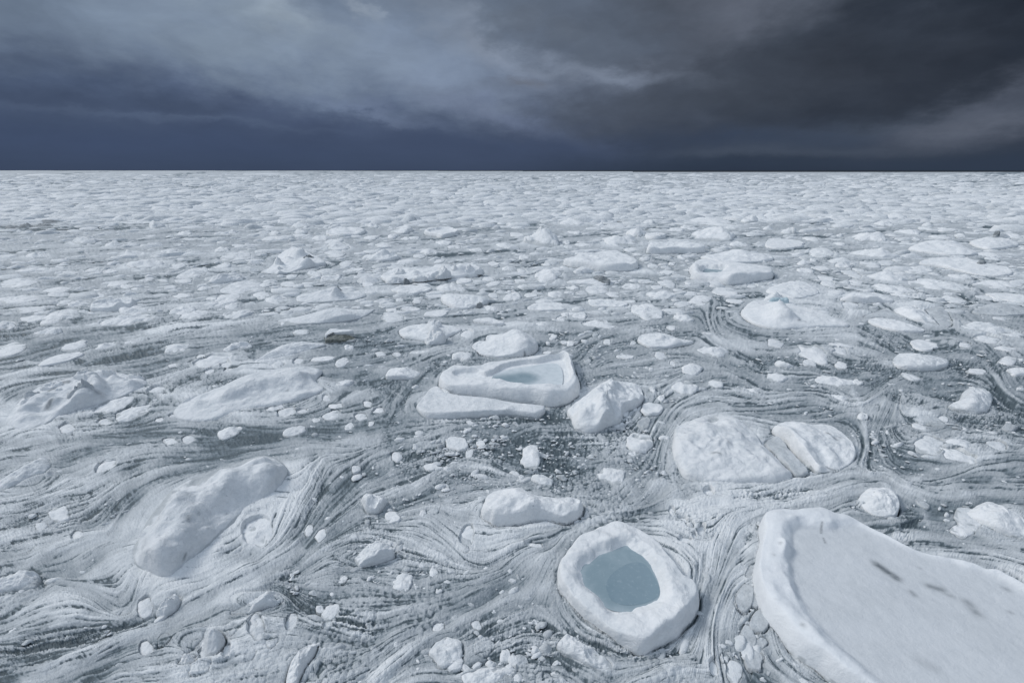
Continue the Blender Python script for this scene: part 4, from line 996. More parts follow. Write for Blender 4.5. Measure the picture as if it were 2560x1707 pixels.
# ------------------------------------------------------------------ pieces given by their place and size in the photo: x y w h shape
SMALL = """
A1 600 930 290 125 d;A1 1250 875 240 110 l;A1 1360 885 90 45 l;A1 1200 970 400 80 d;A1 1690 880 250 90 p;A1 1810 912 230 65 d;A1 2190 905 270 95 l
A1 2135 830 130 70 p;A1 2090 780 220 80 d;A1 1945 768 90 40 l;A1 2240 680 380 105 d;A1 2060 585 340 75 l;A1 1780 545 260 90 d;A1 2060 460 150 70 p
A1 1640 470 150 50 d;A1 1380 440 290 130 p;A1 1225 345 140 60 p;A1 1550 330 160 62 p;A1 2190 385 260 80 d;A1 2050 315 130 65 l;A1 810 235 210 82 d
A1 1060 265 140 70 p;A1 370 370 160 70 p;A1 300 500 240 36 d;A1 640 530 120 40 d;A1 850 500 90 30 d;A1 1020 512 130 32 d;A1 190 630 270 70 d
A1 540 685 200 50 d;A1 905 680 70 30 p;A1 1165 655 100 35 d;A1 1245 673 75 20 d;A1 1570 660 120 30 d;A1 890 740 140 50 d;A1 1180 720 220 45 p
A1 180 775 280 70 d;A1 590 808 120 40 d;A1 740 810 200 60 p;A1 300 870 220 50 d;A1 330 950 190 55 d;A1 80 1005 140 52 d;A1 1880 670 100 40 l
A1 1675 740 160 42 d;A1 1090 630 180 45 d;A1 1450 85 150 80 p;A1 1140 30 150 60 p;A1 1700 160 110 50 p;A1 2150 150 90 50 p
A1 250 92 110 46 G;A1 330 66 120 56 g;A1 400 88 130 50 G;A1 470 52 140 50 G;A1 125 105 110 40 G;A1 195 72 80 64 g;A1 560 75 110 40 g;A1 1700 600 150 40 d;A1 1350 590 130 30 d
A2 820 140 330 105 l;A2 1330 130 240 95 l;A2 420 90 160 70 p;A2 420 150 120 60 d;A2 150 165 150 60 p;A2 130 215 140 40 d;A2 600 210 150 60 p
A2 720 240 170 60 p;A2 760 295 240 85 d;A2 740 360 200 60 d;A2 1110 370 380 105 l;A2 1280 390 110 60 p;A2 1580 330 200 62 p;A2 1820 295 140 40 d
A2 1720 250 150 60 p;A2 830 445 140 46 d;A2 920 495 150 36 s;A2 535 540 130 50 d;A2 330 560 110 36 d;A2 690 575 180 66 l;A2 1290 465 200 60 d
A2 1690 420 100 40 d;A2 1030 632 105 42 s;A2 300 638 130 46 d;A2 1425 678 350 82 s;A2 1795 668 270 92 l;A2 1910 598 170 50 s;A2 2170 862 150 62 p
A2 1650 898 240 66 s;A2 1255 945 200 82 d;A2 1430 860 160 36 s;A2 1245 865 100 32 s;A2 1320 780 80 42 p;A2 1480 792 90 38 d;A2 1180 830 70 30 d
A2 200 785 220 92 p;A2 940 720 150 56 p;A2 2180 440 110 40 s;A2 2130 590 140 40 d;A2 2180 630 150 40 d;A2 2320 490 120 60 p;A2 2280 275 170 60 p
A2 2020 320 120 50 p;A2 1380 210 90 42 p;A2 1260 190 110 50 d;A2 1160 275 150 42 d;A2 2180 740 90 42 d;A2 60 740 150 62 d;A2 100 640 110 50 d
A2 1450 205 110 40 p;A2 1060 205 140 50 d;A2 1500 380 150 40 d;A2 1080 95 110 44 d
A3 345 555 300 132 d;A3 1010 235 400 120 p;A3 1140 158 200 105 p;A3 1830 178 430 152 p;A3 1800 55 400 80 d;A3 270 210 320 190 p;A3 110 660 140 52 p
A3 170 730 120 42 s;A3 540 660 130 50 p;A3 395 725 160 72 p;A3 780 700 250 90 d;A3 920 730 140 46 d;A3 1100 655 190 82 p;A3 1420 635 160 55 d
A3 1330 655 110 40 s;A3 1340 732 310 100 p;A3 880 810 380 86 s;A3 1080 788 100 32 s;A3 330 840 360 90 s;A3 1210 890 280 150 l;A3 1730 790 190 76 d
A3 1560 822 170 52 d;A3 620 920 140 60 l;A3 1560 945 180 65 l;A3 480 910 90 46 l;A3 450 955 100 40 d;A3 1955 710 230 50 s;A3 2040 785 170 40 s
A3 310 445 90 42 p;A3 355 330 70 36 p;A3 110 385 110 46 d;A3 470 500 130 42 p;A3 85 510 90 36 d;A3 75 595 100 32 s;A3 270 635 100 32 s
A3 1220 395 110 42 d;A3 1290 470 100 38 d;A3 1470 440 70 46 d;A3 1420 520 120 42 s;A3 1570 385 120 42 p;A3 515 290 110 42 p;A3 640 270 160 36 d
A3 500 245 80 42 l;A3 1145 355 90 22 d;A3 1490 130 170 52 p;A3 1600 105 120 36 d;A3 1320 190 190 82 s;A3 540 60 250 72 p;A3 1260 60 120 60 p
A3 800 80 90 42 p;A3 1390 30 110 46 p;A3 2040 110 140 52 p;A3 2180 40 150 62 d;A3 1890 315 120 32 d;A3 2080 265 160 56 p;A3 1615 620 70 42 d
A3 40 175 140 42 s;A3 940 105 250 52 d;A3 565 155 150 46 p;A3 2200 650 90 32 d;A3 0 760 150 92 l;A3 1080 315 120 30 d;A3 1640 720 120 36 d
A4 915 210 290 105 p;A4 130 258 340 82 s;A4 390 215 150 42 d;A4 490 350 240 76 d;A4 640 255 110 42 p;A4 960 350 360 90 p;A4 1260 145 230 72 p
A4 1060 80 170 62 p;A4 680 90 190 56 d;A4 180 130 140 92 p;A4 560 25 500 52 d;A4 680 460 140 66 d;A4 330 435 110 52 d;A4 410 405 60 42 l
A4 480 480 140 42 s;A4 335 510 130 62 l;A4 520 575 140 42 s;A4 550 635 150 52 d;A4 930 455 180 62 d;A4 1070 440 150 42 d;A4 1060 555 380 105 p
A4 740 525 140 36 d;A4 830 500 110 36 d;A4 800 560 120 36 d;A4 790 620 130 42 d;A4 1360 510 200 62 d;A4 1750 565 170 72 l;A4 1450 595 150 42 s
A4 1400 475 90 32 d;A4 1150 685 370 72 d;A4 1250 738 230 32 d;A4 1560 650 480 92 d;A4 2100 640 310 72 d;A4 2290 615 130 42 d;A4 2200 750 340 72 s
A4 1680 775 200 52 d;A4 740 830 140 52 d;A4 1980 755 120 36 d;A4 2115 775 80 22 d;A4 2130 945 120 26 d;A4 2050 395 120 34 p;A4 1180 410 90 36 d
A4 1640 130 160 40 d;A4 1450 120 150 30 d;A4 1560 200 170 46 d;A4 2240 190 130 50 d;A4 1760 185 100 40 d;A4 1350 215 90 32 d
B1 1080 800 290 105 d;B1 1230 870 270 82 d;B1 1960 400 280 92 d;B1 2190 255 270 84 l;B1 1650 280 200 112 p;B1 590 360 320 82 s;B1 980 240 190 62 p
B1 1205 210 120 52 p;B1 710 240 200 92 p;B1 460 115 200 112 p;B1 110 290 220 84 d;B1 80 60 130 72 d;B1 1460 655 160 52 d;B1 1690 755 120 62 p
B1 2080 425 100 42 d;B1 1930 478 90 38 s;B1 1590 425 70 28 d;B1 1110 680 60 32 d;B1 1520 850 60 32 l;B1 1470 925 70 32 d;B1 640 1005 90 52 p
B1 1960 625 60 40 l;B1 1610 890 90 30 d;B1 2100 470 80 30 d;B1 980 950 110 50 d;B1 1850 345 90 36 d
B2 1900 345 200 112 p;B2 1940 145 120 52 d;B2 860 265 90 62 p;B2 620 360 210 48 s;B2 390 395 90 42 d;B2 210 425 100 46 l;B2 800 400 140 62 d
B2 1145 320 100 42 d;B2 1295 322 90 38 d;B2 1500 300 200 34 d;B2 820 585 170 62 l;B2 290 870 170 74 d;B2 740 800 140 42 d;B2 1030 785 80 48 d
B2 1130 840 110 42 d;B2 970 905 120 48 d;B2 865 985 90 64 l;B2 560 925 110 52 l;B2 700 890 170 66 d;B2 180 820 170 40 d;B2 420 850 100 32 d
B2 650 735 70 50 d;B2 1060 960 60 32 d;B2 255 38 50 32 d;B2 420 120 150 44 d
B3 1850 300 290 112 p;B3 1040 340 170 44 s;B3 1365 345 140 54 d;B3 1650 470 170 92 l;B3 1470 412 60 42 d;B3 1860 595 130 76 p;B3 1590 640 220 122 l
B3 2190 660 130 66 p;B3 870 210 75 42 d;B3 800 50 300 62 d;B3 260 45 150 52 p;B3 1460 80 90 36 d;B3 1275 822 200 116 R;B3 130 865 130 62 l
B3 1040 870 60 46 d;B3 1210 945 110 120 g;B3 380 165 70 42 d;B3 475 205 70 32 s;B3 535 225 70 42 d;B3 330 215 40 30 d;B3 325 300 80 32 s
B3 690 375 70 62 g;B3 1110 220 60 32 d;B3 1140 745 90 62 l;B3 1370 720 60 62 l;B3 1285 650 60 62 l;B3 650 685 80 42 l;B3 1120 820 60 36 d
B4 390 330 270 124 d;B4 140 410 170 54 l;B4 650 300 130 52 d;B4 375 405 120 48 d;B4 1420 232 220 84 s;B4 2020 92 480 84 d;B4 2000 190 200 62 d
B4 2160 270 150 42 d;B4 1800 240 100 52 d;B4 2185 385 130 62 d;B4 1905 480 130 42 d;B4 600 580 340 82 d;B4 820 570 80 72 l;B4 640 720 160 74 p
B4 860 890 80 82 l;B4 1470 910 220 92 g;B4 1600 920 90 42 d;B4 660 430 100 54 d;B4 80 530 190 108 p;B4 1300 530 150 44 d;B4 660 235 190 34 s
B4 60 230 150 62 d;B4 2280 480 150 84 d;B4 2200 970 100 110 g;B4 1380 990 120 40 d
T2 670 262 80 46 s;T2 1275 222 130 112 l;T2 830 120 130 82 s;T2 470 210 70 46 d;T2 905 190 55 42 d;T2 975 120 60 40 s;T2 1345 345 130 58 l
T2 1760 320 180 125 p;T2 445 575 85 66 l;T2 220 280 60 32 d;T2 505 985 140 100 l;T2 70 1155 95 48 d;T2 780 1395 190 130 l;T2 820 1460 100 84 p
T2 1120 1420 75 72 p;T2 1225 1440 80 92 g;T2 1000 1345 130 100 g;T2 1010 1545 300 90 d;T2 875 730 100 112 g;T2 1930 130 160 112 l;T2 690 925 60 72 l
T2 215 940 100 72 g;T2 1890 185 60 40 l;T2 2125 545 40 40 d;T2 680 530 70 50 g
T1 1580 690 170 122 d;T1 900 1132 80 82 d;T1 2010 1155 110 62 d;T1 1580 1240 100 170 d;T1 1440 1222 130 92 g;T1 905 1385 70 62 d;T1 1010 1320 70 52 l
T1 1390 1400 60 54 d;T1 1780 1215 70 72 d;T1 385 565 100 72 d;T1 420 40 70 44 d;T1 1040 118 70 38 d;T1 1150 105 70 38 d;T1 1400 55 140 62 p
T1 1790 50 140 46 d;T1 660 270 110 48 d;T1 680 190 180 82 g;T1 1880 660 60 50 d;T1 260 625 60 34 d;T1 1270 1400 90 60 d
T3 1830 600 140 92 d;T3 1790 668 100 62 d;T3 1590 150 150 72 d;T3 1780 140 150 72 p;T3 1770 202 180 50 d;T3 2000 140 100 44 d;T3 265 430 70 38 d
T3 45 550 36 42 d;T3 115 585 50 28 s;T3 120 710 60 42 s;T3 180 688 30 26 d;T3 470 1060 100 165 q;T3 565 1185 90 165 q;T3 500 1290 90 130 q
T3 550 1030 60 160 q;T3 530 1430 100 120 q;T3 510 900 44 64 q;T3 410 1530 90 90 d;T3 350 900 60 60 g;T3 290 870 60 120 g;T3 570 1330 60 90 q
T1 1085 415 55 66 l;T1 480 690 60 40 d;T1 1440 780 70 40 g;T1 1330 1180 60 40 g;T1 1660 1330 70 60 g;T1 1500 1400 90 90 g;T1 1230 1500 110 70 l;T1 1950 690 70 50 d;T1 1990 1230 60 40 d
T1 1940 1130 46 34 d;T1 700 1150 90 40 g;T1 150 760 110 60 g;T2 900 700 100 90 d;T2 870 765 80 50 l;T2 690 520 90 60 g;T2 1290 740 120 30 d;T2 1330 690 60 50 g;T2 640 1000 50 40 l
T2 720 1240 80 40 d;T2 390 1220 60 50 g;T2 60 880 110 50 g;T2 140 950 70 50 l;T2 950 1230 60 40 d;T2 1150 1500 80 60 l;T2 600 1520 90 50 g;T3 340 590 60 50 g;T3 60 640 70 30 g
T3 220 660 50 40 d;T3 150 620 44 30 l;T3 290 1500 60 60 d;T3 360 1430 50 40 l;T3 1560 480 70 40 g
"""
NAME = {'d': ('snow_mound', 'snow mound', 'small snow mounds in the slush', ('rounded', 'soft', 'smooth')),
        'p': ('ice_peak', 'ice peak', 'peaked pieces of ice in the slush', ('peaked', 'pointed', 'steep')),
        'l': ('ice_chunk', 'ice chunk', 'ice chunks in the slush', ('angular', 'blocky', 'faceted')),
        's': ('ice_floe', 'ice floe', 'ice floes in the slush', ('flat', 'low', 'flat')),
        'g': ('grey_ice_chunk', 'grey ice', 'pieces of grey ice in the slush', ('grey', 'dull grey', 'grey')),
        'q': ('ice_plate', 'ice plate', 'flat ice plates', ('cracked flat', 'flat grey', 'thin flat')),
        'R': ('ice_floe', 'ice floe', 'ice floes in the slush', ('dished', 'dished', 'dished')),
        'G': ('ice_heap', 'ice heap', 'heaps of ice blocks', ('dark grey jagged', 'dark grey jagged', 'dark grey jagged'))}
rngS = np.random.default_rng(5)
SMALLREC = []
for item in SMALL.replace('\n', ';').split(';'):
    it = item.split()
    if len(it) != 6:
        continue
    tile, sx, sy, sw_, sh_, stl = it[0], float(it[1]), float(it[2]), float(it[3]), float(it[4]), it[5]
    x, y = P2S(tile, sx, sy)
    s_ = TILES[tile][2]
    w, h = sw_ / s_, sh_ / s_
    yb, yt = y + h / 2, y - h / 2
    g0 = ground(x, yb)
    Wm = abs(ground(x + w / 2, yb)[0] - ground(x - w / 2, yb)[0])
    fwd = g0 / np.linalg.norm(g0)
    best = None
    lo_, hi_ = {'s': (0.05, 0.14), 'q': (0.04, 0.10), 'g': (0.08, 0.2), 'd': (0.085, 0.22), 'p': (0.17, 0.38), 'l': (0.2, 0.34), 'R': (0.1, 0.25), 'G': (0.25, 0.5)}[stl]
    aT, fT, uT = ray(x, yt)
    for D in np.linspace(2.4, 0.35, 48) * Wm:
        cr = g0 + fwd * D * (0.60 if stl in 'dplG' else 0.92)
        t = cr[1] / fT
        hm = HC + uT * t
        if hm >= lo_ * Wm:
            best = (D, hm)
            break
    if best is None:
        best = (0.35 * Wm, max(hm, lo_ * Wm))
    D, hm = best
    hm = min(hm, hi_ * Wm * 1.5)
    lat = np.array([fwd[1], -fwd[0]])
    seed = 100 + len(SMALLREC)
    M = int(np.clip(w * 0.55, 20, 72))
    RR = max(8, M // 3)
    th_ = np.arange(12) / 12 * 2 * np.pi
    e = rngS.uniform(0.75, 1.0)
    cx_ = np.sign(np.cos(th_)) * np.abs(np.cos(th_)) ** e
    sn_ = np.sign(np.sin(th_)) * np.abs(np.sin(th_)) ** e
    rr = 1 + rngS.normal(size=12) * 0.09
    sk = rngS.uniform(-0.35, 0.35)
    uu = (cx_ + sk * sn_) * rr * Wm / 2
    vv = sn_ * rr * D / 2
    outl = (g0 + fwd * D / 2) + uu[:, None] * lat + vv[:, None] * fwd
    style = {'d': 'dome', 'p': 'peak', 'l': 'lump', 's': 'slab', 'g': 'lump', 'q': 'slab', 'R': 'slab', 'G': 'peak'}[stl]
    he = {'d': 0.22, 'p': 0.3, 'l': 0.55, 's': 0.92, 'g': 0.55, 'q': 0.9, 'R': 0.9, 'G': 0.3}[stl] * hm
    mat = {'g': M_GREY, 'q': M_GREY, 'd': M_SOFT if rngS.random() < 0.5 else M_SNOW, 'G': M_STONE}.get(stl, M_SNOW)
    bs = None
    if stl == 'R':
        cc = outl.mean(0)
        bs = (cc + (outl - cc) * 0.42, hm * 0.45, 0.16 * Wm)
    nm, cat, grp, adj = NAME[stl]
    feats = []
    if rngS.random() < 0.55 and w > 25:
        cc = outl.mean(0)
        for k in range(rngS.integers(1, 4)):
            a_ = cc + lat * rngS.uniform(-0.3, 0.3) * Wm + fwd * rngS.uniform(-0.25, 0.3) * D
            feats.append(([a_, a_ + lat * rngS.uniform(-0.15, 0.15) * Wm], rngS.uniform(0.06, 0.14) * Wm, rngS.uniform(0.15, 0.4) * hm))
    sf = {'d': 0.95, 'p': 0.7, 'g': 0.7, 'l': 0.35, 's': 0.35}.get(stl, 0.15)
    o, rec = add_ice(outl, style, he, hm - he, seed, mat, nm, M, RR, feats, bs, 1.6, (), 0.085, wet={'d': 0.6, 'p': 0.4, 'g': 0.5}.get(stl, 0.35), soft=sf)
    rec.update(px=(x, yb - h / 2), w=w, hh=h, stl=stl, Wm=Wm, adj=adj[seed % 3], cat=cat)
    o['category'] = cat
    o['group'] = grp
    o['kind'] = 'thing'
    SMALLREC.append(rec)

# ---- a label of its own for each small piece: look, then its neighbours
MARKS = []
for h_ in HERO:
    if h_.get('short'):
        sx_, sy_ = to_photo(h_['c'][0], h_['c'][1], 0.2)
        hw = h_['size'] / 2 * FX / math.hypot(h_['c'][1], HC)
        MARKS.append((h_['short'], float(sx_), float(sy_), hw))
used = set()
NOUN = {'d': 'snow mound', 'p': 'ice peak', 'l': 'ice chunk', 's': 'ice floe', 'g': 'ice piece', 'q': 'ice plate', 'R': 'floe', 'G': 'ice heap'}
for rec in sorted(SMALLREC, key=lambda r: -r['w'] * r['hh']):
    x, y = rec['px']
    persp = max(0.25, (y - 426) / 700.0)         # foreshortening of distances up the picture
    ms = sorted(MARKS, key=lambda m: math.hypot((m[1] - x), (m[2] - y) * 1.6))
    rw = rec['w'] / persp
    size = 'large' if rw > 190 else 'small' if rw < 85 else 'mid-sized'
    asp = rec['w'] / rec['hh']
    form = 'long ' if asp > 3.6 else 'tall ' if asp < 1.15 else ''
    colour = '' if 'grey' in rec['adj'] else 'white '

    def rel(m):
        ddx, ddy = x - m[1], y - m[2]
        far = math.hypot(ddx, ddy * 1.6) > 2.6 * max(m[3], 25)
        if abs(ddx) > 2.2 * abs(ddy) * 1.6:
            t_ = 'right of' if ddx > 0 else 'left of'
        elif abs(ddy) * 1.6 > 2.2 * abs(ddx):
            t_ = 'in front of' if ddy > 0 else 'behind'
        else:
            t_ = ('in front and ' if ddy > 0 else 'behind and ') + ('right of' if ddx > 0 else 'left of')
        return ('some way ' if far else 'close ') + t_
    base = ' '.join((size + ' ' + form + rec['adj'] + ' ' + colour + NOUN[rec['stl']]).split())
    cands = [base + ' ' + rel(m) + ' the ' + m[0] for m in ms[:4]]
    cands += [base + ' between the ' + a_[0] + ' and the ' + b_[0] for a_ in ms[:2] for b_ in ms[1:4] if a_ is not b_]
    lab = next((c_ for c_ in cands if c_ not in used and len(c_.split()) <= 16), None)
    if lab is None:
        base = base.replace('mid-sized ', '').replace('white ', '').replace('small ', '').replace('large ', '')
        for m in ms:
            c_ = ('wider ' if asp > 2.4 else 'narrower ') + base + ' ' + rel(m) + ' the ' + m[0]
            if c_ not in used and len(c_.split()) <= 16:
                lab = c_
                break
    used.add(lab)
    rec['o']['label'] = lab

# ------------------------------------------------------------------ the slush: one sheet, fine near the cliff, coarser far out
F = 483.5                       # samples per unit slope: about one per pixel of the picture
SS = 1.3
u_in = np.arange(-1.62, 1.62, 1.0 / (F * 1.06 * SS))
g = np.cumsum(np.geomspace(0.003, 0.16, 50))
U = np.concatenate([(-1.62 - g)[::-1], u_in, 1.62 + g])
# rows follow the angle below the horizon
b_bot = -0.80
bb = np.arange(b_bot, math.tan(PITCH) - 0.0018, 1.0 / (F * 1.06 * SS))
tanb = (-SP + bb * CP) / (CP + bb * SP)
Y = -HC / tanb
Y = np.concatenate([np.array([2.0, 2.6, 3.3, 4.0])[np.array([2.0, 2.6, 3.3, 4.0]) < Y[0] - 0.05], Y, [5200, 6800, 9000, 12500, 18000, 26000]])
NR_, NC = len(Y), len(U)
X2 = Y[:, None] * U[None]
Y2 = np.repeat(Y[:, None], NC, 1)
PXS, PYS = to_photo(X2, Y2, 0 * X2)              # where each sample lies in the photo
rows = np.arange(NR_)


def gcol(xs, ys):
    """photo points -> (column, row) of the sheet"""
    gp = ground(xs, ys)
    u = gp[..., 0] / gp[..., 1]
    return np.interp(u, U, np.arange(NC)), np.interp(gp[..., 1], Y, rows)


STROKES = """0 1260 180 1200 400 1120 560 1050 700 1015 850 1020;0 1160 150 1110 330 1050 500 1020;0 1060 200 1010 380 990 600 985 750 990
0 1000 150 975 300 920 450 870;0 850 200 800 400 760 600 740;0 780 300 740 600 690 900 650;0 700 300 670 600 640;0 620 400 600 800 570;0 540 500 525 1000 505
0 1480 150 1470 330 1430 450 1400 560 1340 650 1270 720 1230 800 1180;60 1568 250 1480 400 1420 560 1350 680 1270 760 1160 830 1090 930 1040 1050 1010;0 1535 100 1515 250 1470
180 1320 300 1210 400 1130;300 1420 330 1330 390 1210;420 1400 560 1290 650 1190 720 1130 745 1060;750 1568 850 1510 1000 1440 1130 1390 1230 1350 1280 1290 1300 1220 1370 1190 1450 1160 1510 1100 1530 1030 1540 970
850 1568 950 1480 1080 1410 1200 1370 1260 1330;700 1210 760 1130 860 1050 1000 1010 1150 1000 1290 970 1330 930;860 1150 1000 1080 1120 1060 1200 1090 1280 1110 1400 1130
900 960 920 900 960 860 1010 830 1100 810;700 980 900 980 960 965 1100 972 1250 958;750 900 900 870 1000 830;1345 835 1360 800 1450 790 1600 770;1340 930 1345 870 1400 835 1500 830
1550 930 1650 880 1750 870;1650 690 1620 740 1640 790 1700 830 1740 890;1880 850 1920 900 1980 985 2030 1040 2065 1110 2085 1150;2020 700 2060 780 2080 830 2200 830
2250 790 2300 850 2352 920;1640 1140 1750 1155 1900 1130 2000 1090 2060 1062 2200 1050;1960 1190 2100 1250 2240 1330 2352 1410;2050 1120 2110 1150 2130 1200 2140 1250
2090 1095 2200 1065 2352 1085;1640 1500 1650 1400 1640 1320 1690 1210 1770 1160 1880 1140;1700 1568 1665 1470;1130 1500 1260 1480 1400 1540;850 1330 960 1350 1100 1320 1250 1230
640 1340 720 1420 830 1450 950 1420;850 1230 960 1290 1060 1320;1000 1200 1060 1280 1110 1310;1200 700 1500 690 1700 660;1500 620 1560 650 1580 690;1850 620 2000 660 2200 690;2000 560 2352 580
0 1400 120 1340 200 1360 280 1420;100 1290 180 1240 260 1200;1560 700 1600 690 1640 640;1690 620 1750 610 1830 600;1900 960 1990 930 2060 860 2080 840;2060 900 2000 1000 1990 1090
2130 1180 2060 1230 2000 1230;1480 1000 1500 940 1560 900;2140 640 2240 740 2270 800;1760 880 1850 880 1960 870;1240 1130 1320 1120 1430 1100;1080 900 960 900 920 950"""
# flow direction: strokes of the currents seen in the slush, blended
CS = 4
gr, gc = np.arange(0, NR_, CS), np.arange(0, NC, CS)
GC, GR = np.meshgrid(gc.astype(float), gr.astype(float))
vx = np.full(GC.shape, 0.06)
vy = np.full(GC.shape, 0.004)
ws = np.full(GC.shape, 0.06)
segs = []
for ln in STROKES.replace('\n', ';').split(';'):
    v_ = np.array([float(t) for t in ln.split()]).reshape(-1, 2)
    x, y = P2S('D', v_[:, 0], v_[:, 1])
    cc_, rr_ = gcol(x, y)
    cur = np.stack([cc_, rr_], -1)
    # resample
    s = np.concatenate([[0], np.cumsum(np.linalg.norm(np.diff(cur, axis=0), axis=1))])
    k = max(2, int(s[-1] / 22))
    uq = np.linspace(0, s[-1], k + 1)
    cur = np.stack([np.interp(uq, s, cur[:, 0]), np.interp(uq, s, cur[:, 1])], -1)
    for a_, b_ in zip(cur[:-1], cur[1:]):
        segs.append((*(0.5 * (a_ + b_)), *((b_ - a_) / (np.linalg.norm(b_ - a_) + 1e-9))))
for (mx, my, tx, ty) in segs:
    d2 = (GC - mx) ** 2 + (GR - my) ** 2
    w = 1.0 / (1 + d2 / 14.0 ** 2) ** 2
    vx += w * tx
    vy += w * ty
    ws += w
# eddies of several sizes
for sc_, am in ((60, 0.36), (20, 0.13)):
    nx = fbm(GC / sc_, GR / sc_ * 1.6, 71 + sc_, 2)
    ny = fbm(GC / sc_, GR / sc_ * 1.6, 171 + sc_, 2)
    m_ = np.hypot(vx, vy) + 1e-6
    fade = np.clip((NR_ - GR) / (NR_ * 0.55), 0.15, 1) * (0.35 + 0.65 * sstep(NC * 0.36, NC * 0.55, GC))
    vx += nx * am * m_ * 2 * fade
    vy += ny * am * m_ * 2 * fade
# the current parts around each floe
for rec in FLOES:
    pg = rec['poly']
    u = pg[:, 0] / pg[:, 1]
    ci, ri = np.interp(u, U, np.arange(NC)), np.interp(pg[:, 1], Y, rows)
    c0, c1, r0, r1 = ci.min(), ci.max(), ri.min(), ri.max()
    ax, ay = (c1 - c0) / 2 + 1.5, (r1 - r0) / 2 + 1.5
    mx, my = (c0 + c1) / 2, (r0 + r1) / 2
    a0, a1 = np.searchsorted(gc, [mx - 2.2 * ax, mx + 2.2 * ax])
    b0, b1 = np.searchsorted(gr, [my - 2.2 * ay, my + 2.2 * ay])
    if a1 <= a0 or b1 <= b0:
        continue
    sl = (slice(b0, b1), slice(a0, a1))
    ex, ey = (GC[sl] - mx) / ax, (GR[sl] - my) / ay
    rr = np.hypot(ex, ey) + 1e-6
    tx, ty = -ey / rr * ax, ex / rr * ay
    ln = np.hypot(tx, ty) + 1e-9
    tx, ty = tx / ln, ty / ln
    sg = np.sign(tx * vx[sl] + ty * vy[sl])
    w = np.clip(1.45 - rr, 0, 0.45) / 0.45 * np.clip((ax - 16) / 50.0, 0, 0.85) * (1 - 0.6 * rec['soft'])
    m_ = np.hypot(vx[sl], vy[sl])
    vx[sl] = vx[sl] * (1 - w) + sg * tx * m_ * w
    vy[sl] = vy[sl] * (1 - w) + sg * ty * m_ * w
m_ = np.hypot(vx, vy) + 1e-9
vx, vy = (vx / m_).astype(np.float32), (vy / m_).astype(np.float32)


def boxblur(a, r):
    r = int(r)
    if r < 1:
        return a
    for ax_ in (0, 1):
        pad = [(0, 0), (0, 0)]
        pad[ax_] = (r + 1, r)
        c_ = np.cumsum(np.pad(a, pad, mode='edge'), axis=ax_, dtype=np.float64)
        n_ = a.shape[ax_]
        if ax_ == 0:
            a = (c_[2 * r + 1:] - c_[:n_]) / (2 * r + 1)
        else:
            a = (c_[:, 2 * r + 1:] - c_[:, :n_]) / (2 * r + 1)
    return a.astype(np.float32)


def unit(a):
    return ((a - a.mean()) / (a.std() + 1e-9)).astype(np.float32)


rngG = np.random.default_rng(77)
CC0, RR0 = np.meshgrid(np.arange(NC, dtype=np.float32), np.arange(NR_, dtype=np.float32))


def streaks(noise_, L, step=1.0):
    acc = noise_.copy()
    ng = vx.shape[1]
    fl_vx, fl_vy, fl_n = vx.ravel(), vy.ravel(), noise_.ravel()
    for sgn in (1.0, -1.0):
        pc, pr = CC0.copy(), RR0.copy()
        for _ in range(int(L / step)):
            gi = np.clip((pr * (1.0 / CS) + 0.5).astype(np.int32), 0, vx.shape[0] - 1) * ng + np.clip((pc * (1.0 / CS) + 0.5).astype(np.int32), 0, ng - 1)
            pc += sgn * step * fl_vx[gi]
            pr += sgn * step * fl_vy[gi]
            ii = np.clip(pr + 0.5, 0, NR_ - 1).astype(np.int32) * NC + np.clip(pc + 0.5, 0, NC - 1).astype(np.int32)
            acc += fl_n[ii]
    return unit(acc)


def sharpen(a, r, L, st=1.0):
    return streaks(unit(a - boxblur(a, r)), L, st)


def wn(*rs):
    a = rngG.normal(size=(NR_, NC)).astype(np.float32)
    for r in rs:
        a = boxblur(a, r)
    return unit(a)


s1 = streaks(wn(), 18)
s2 = streaks(wn(1), 34)
s2 = unit(0.65 * s2 + 0.35 * sharpen(s2, 3, 20))
s3 = streaks(wn(2, 2), 56, 2.0)
s3 = unit(0.8 * s3 + 0.3 * sharpen(s3, 8, 30, 2.0))
s4 = streaks(wn(7, 7), 100, 4.0)
s5 = streaks(wn(26, 22), 120, 8.0)
crumb = unit(boxblur(rngG.normal(size=(NR_, NC)).astype(np.float32), 1))
crumb2 = unit(boxblur(boxblur(rngG.normal(size=(NR_, NC)).astype(np.float32), 2), 1))
t_row = np.clip((PYS - 426) / 1281.0, 0, 1).astype(np.float32)      # 0 at the horizon, 1 at the foot of the picture

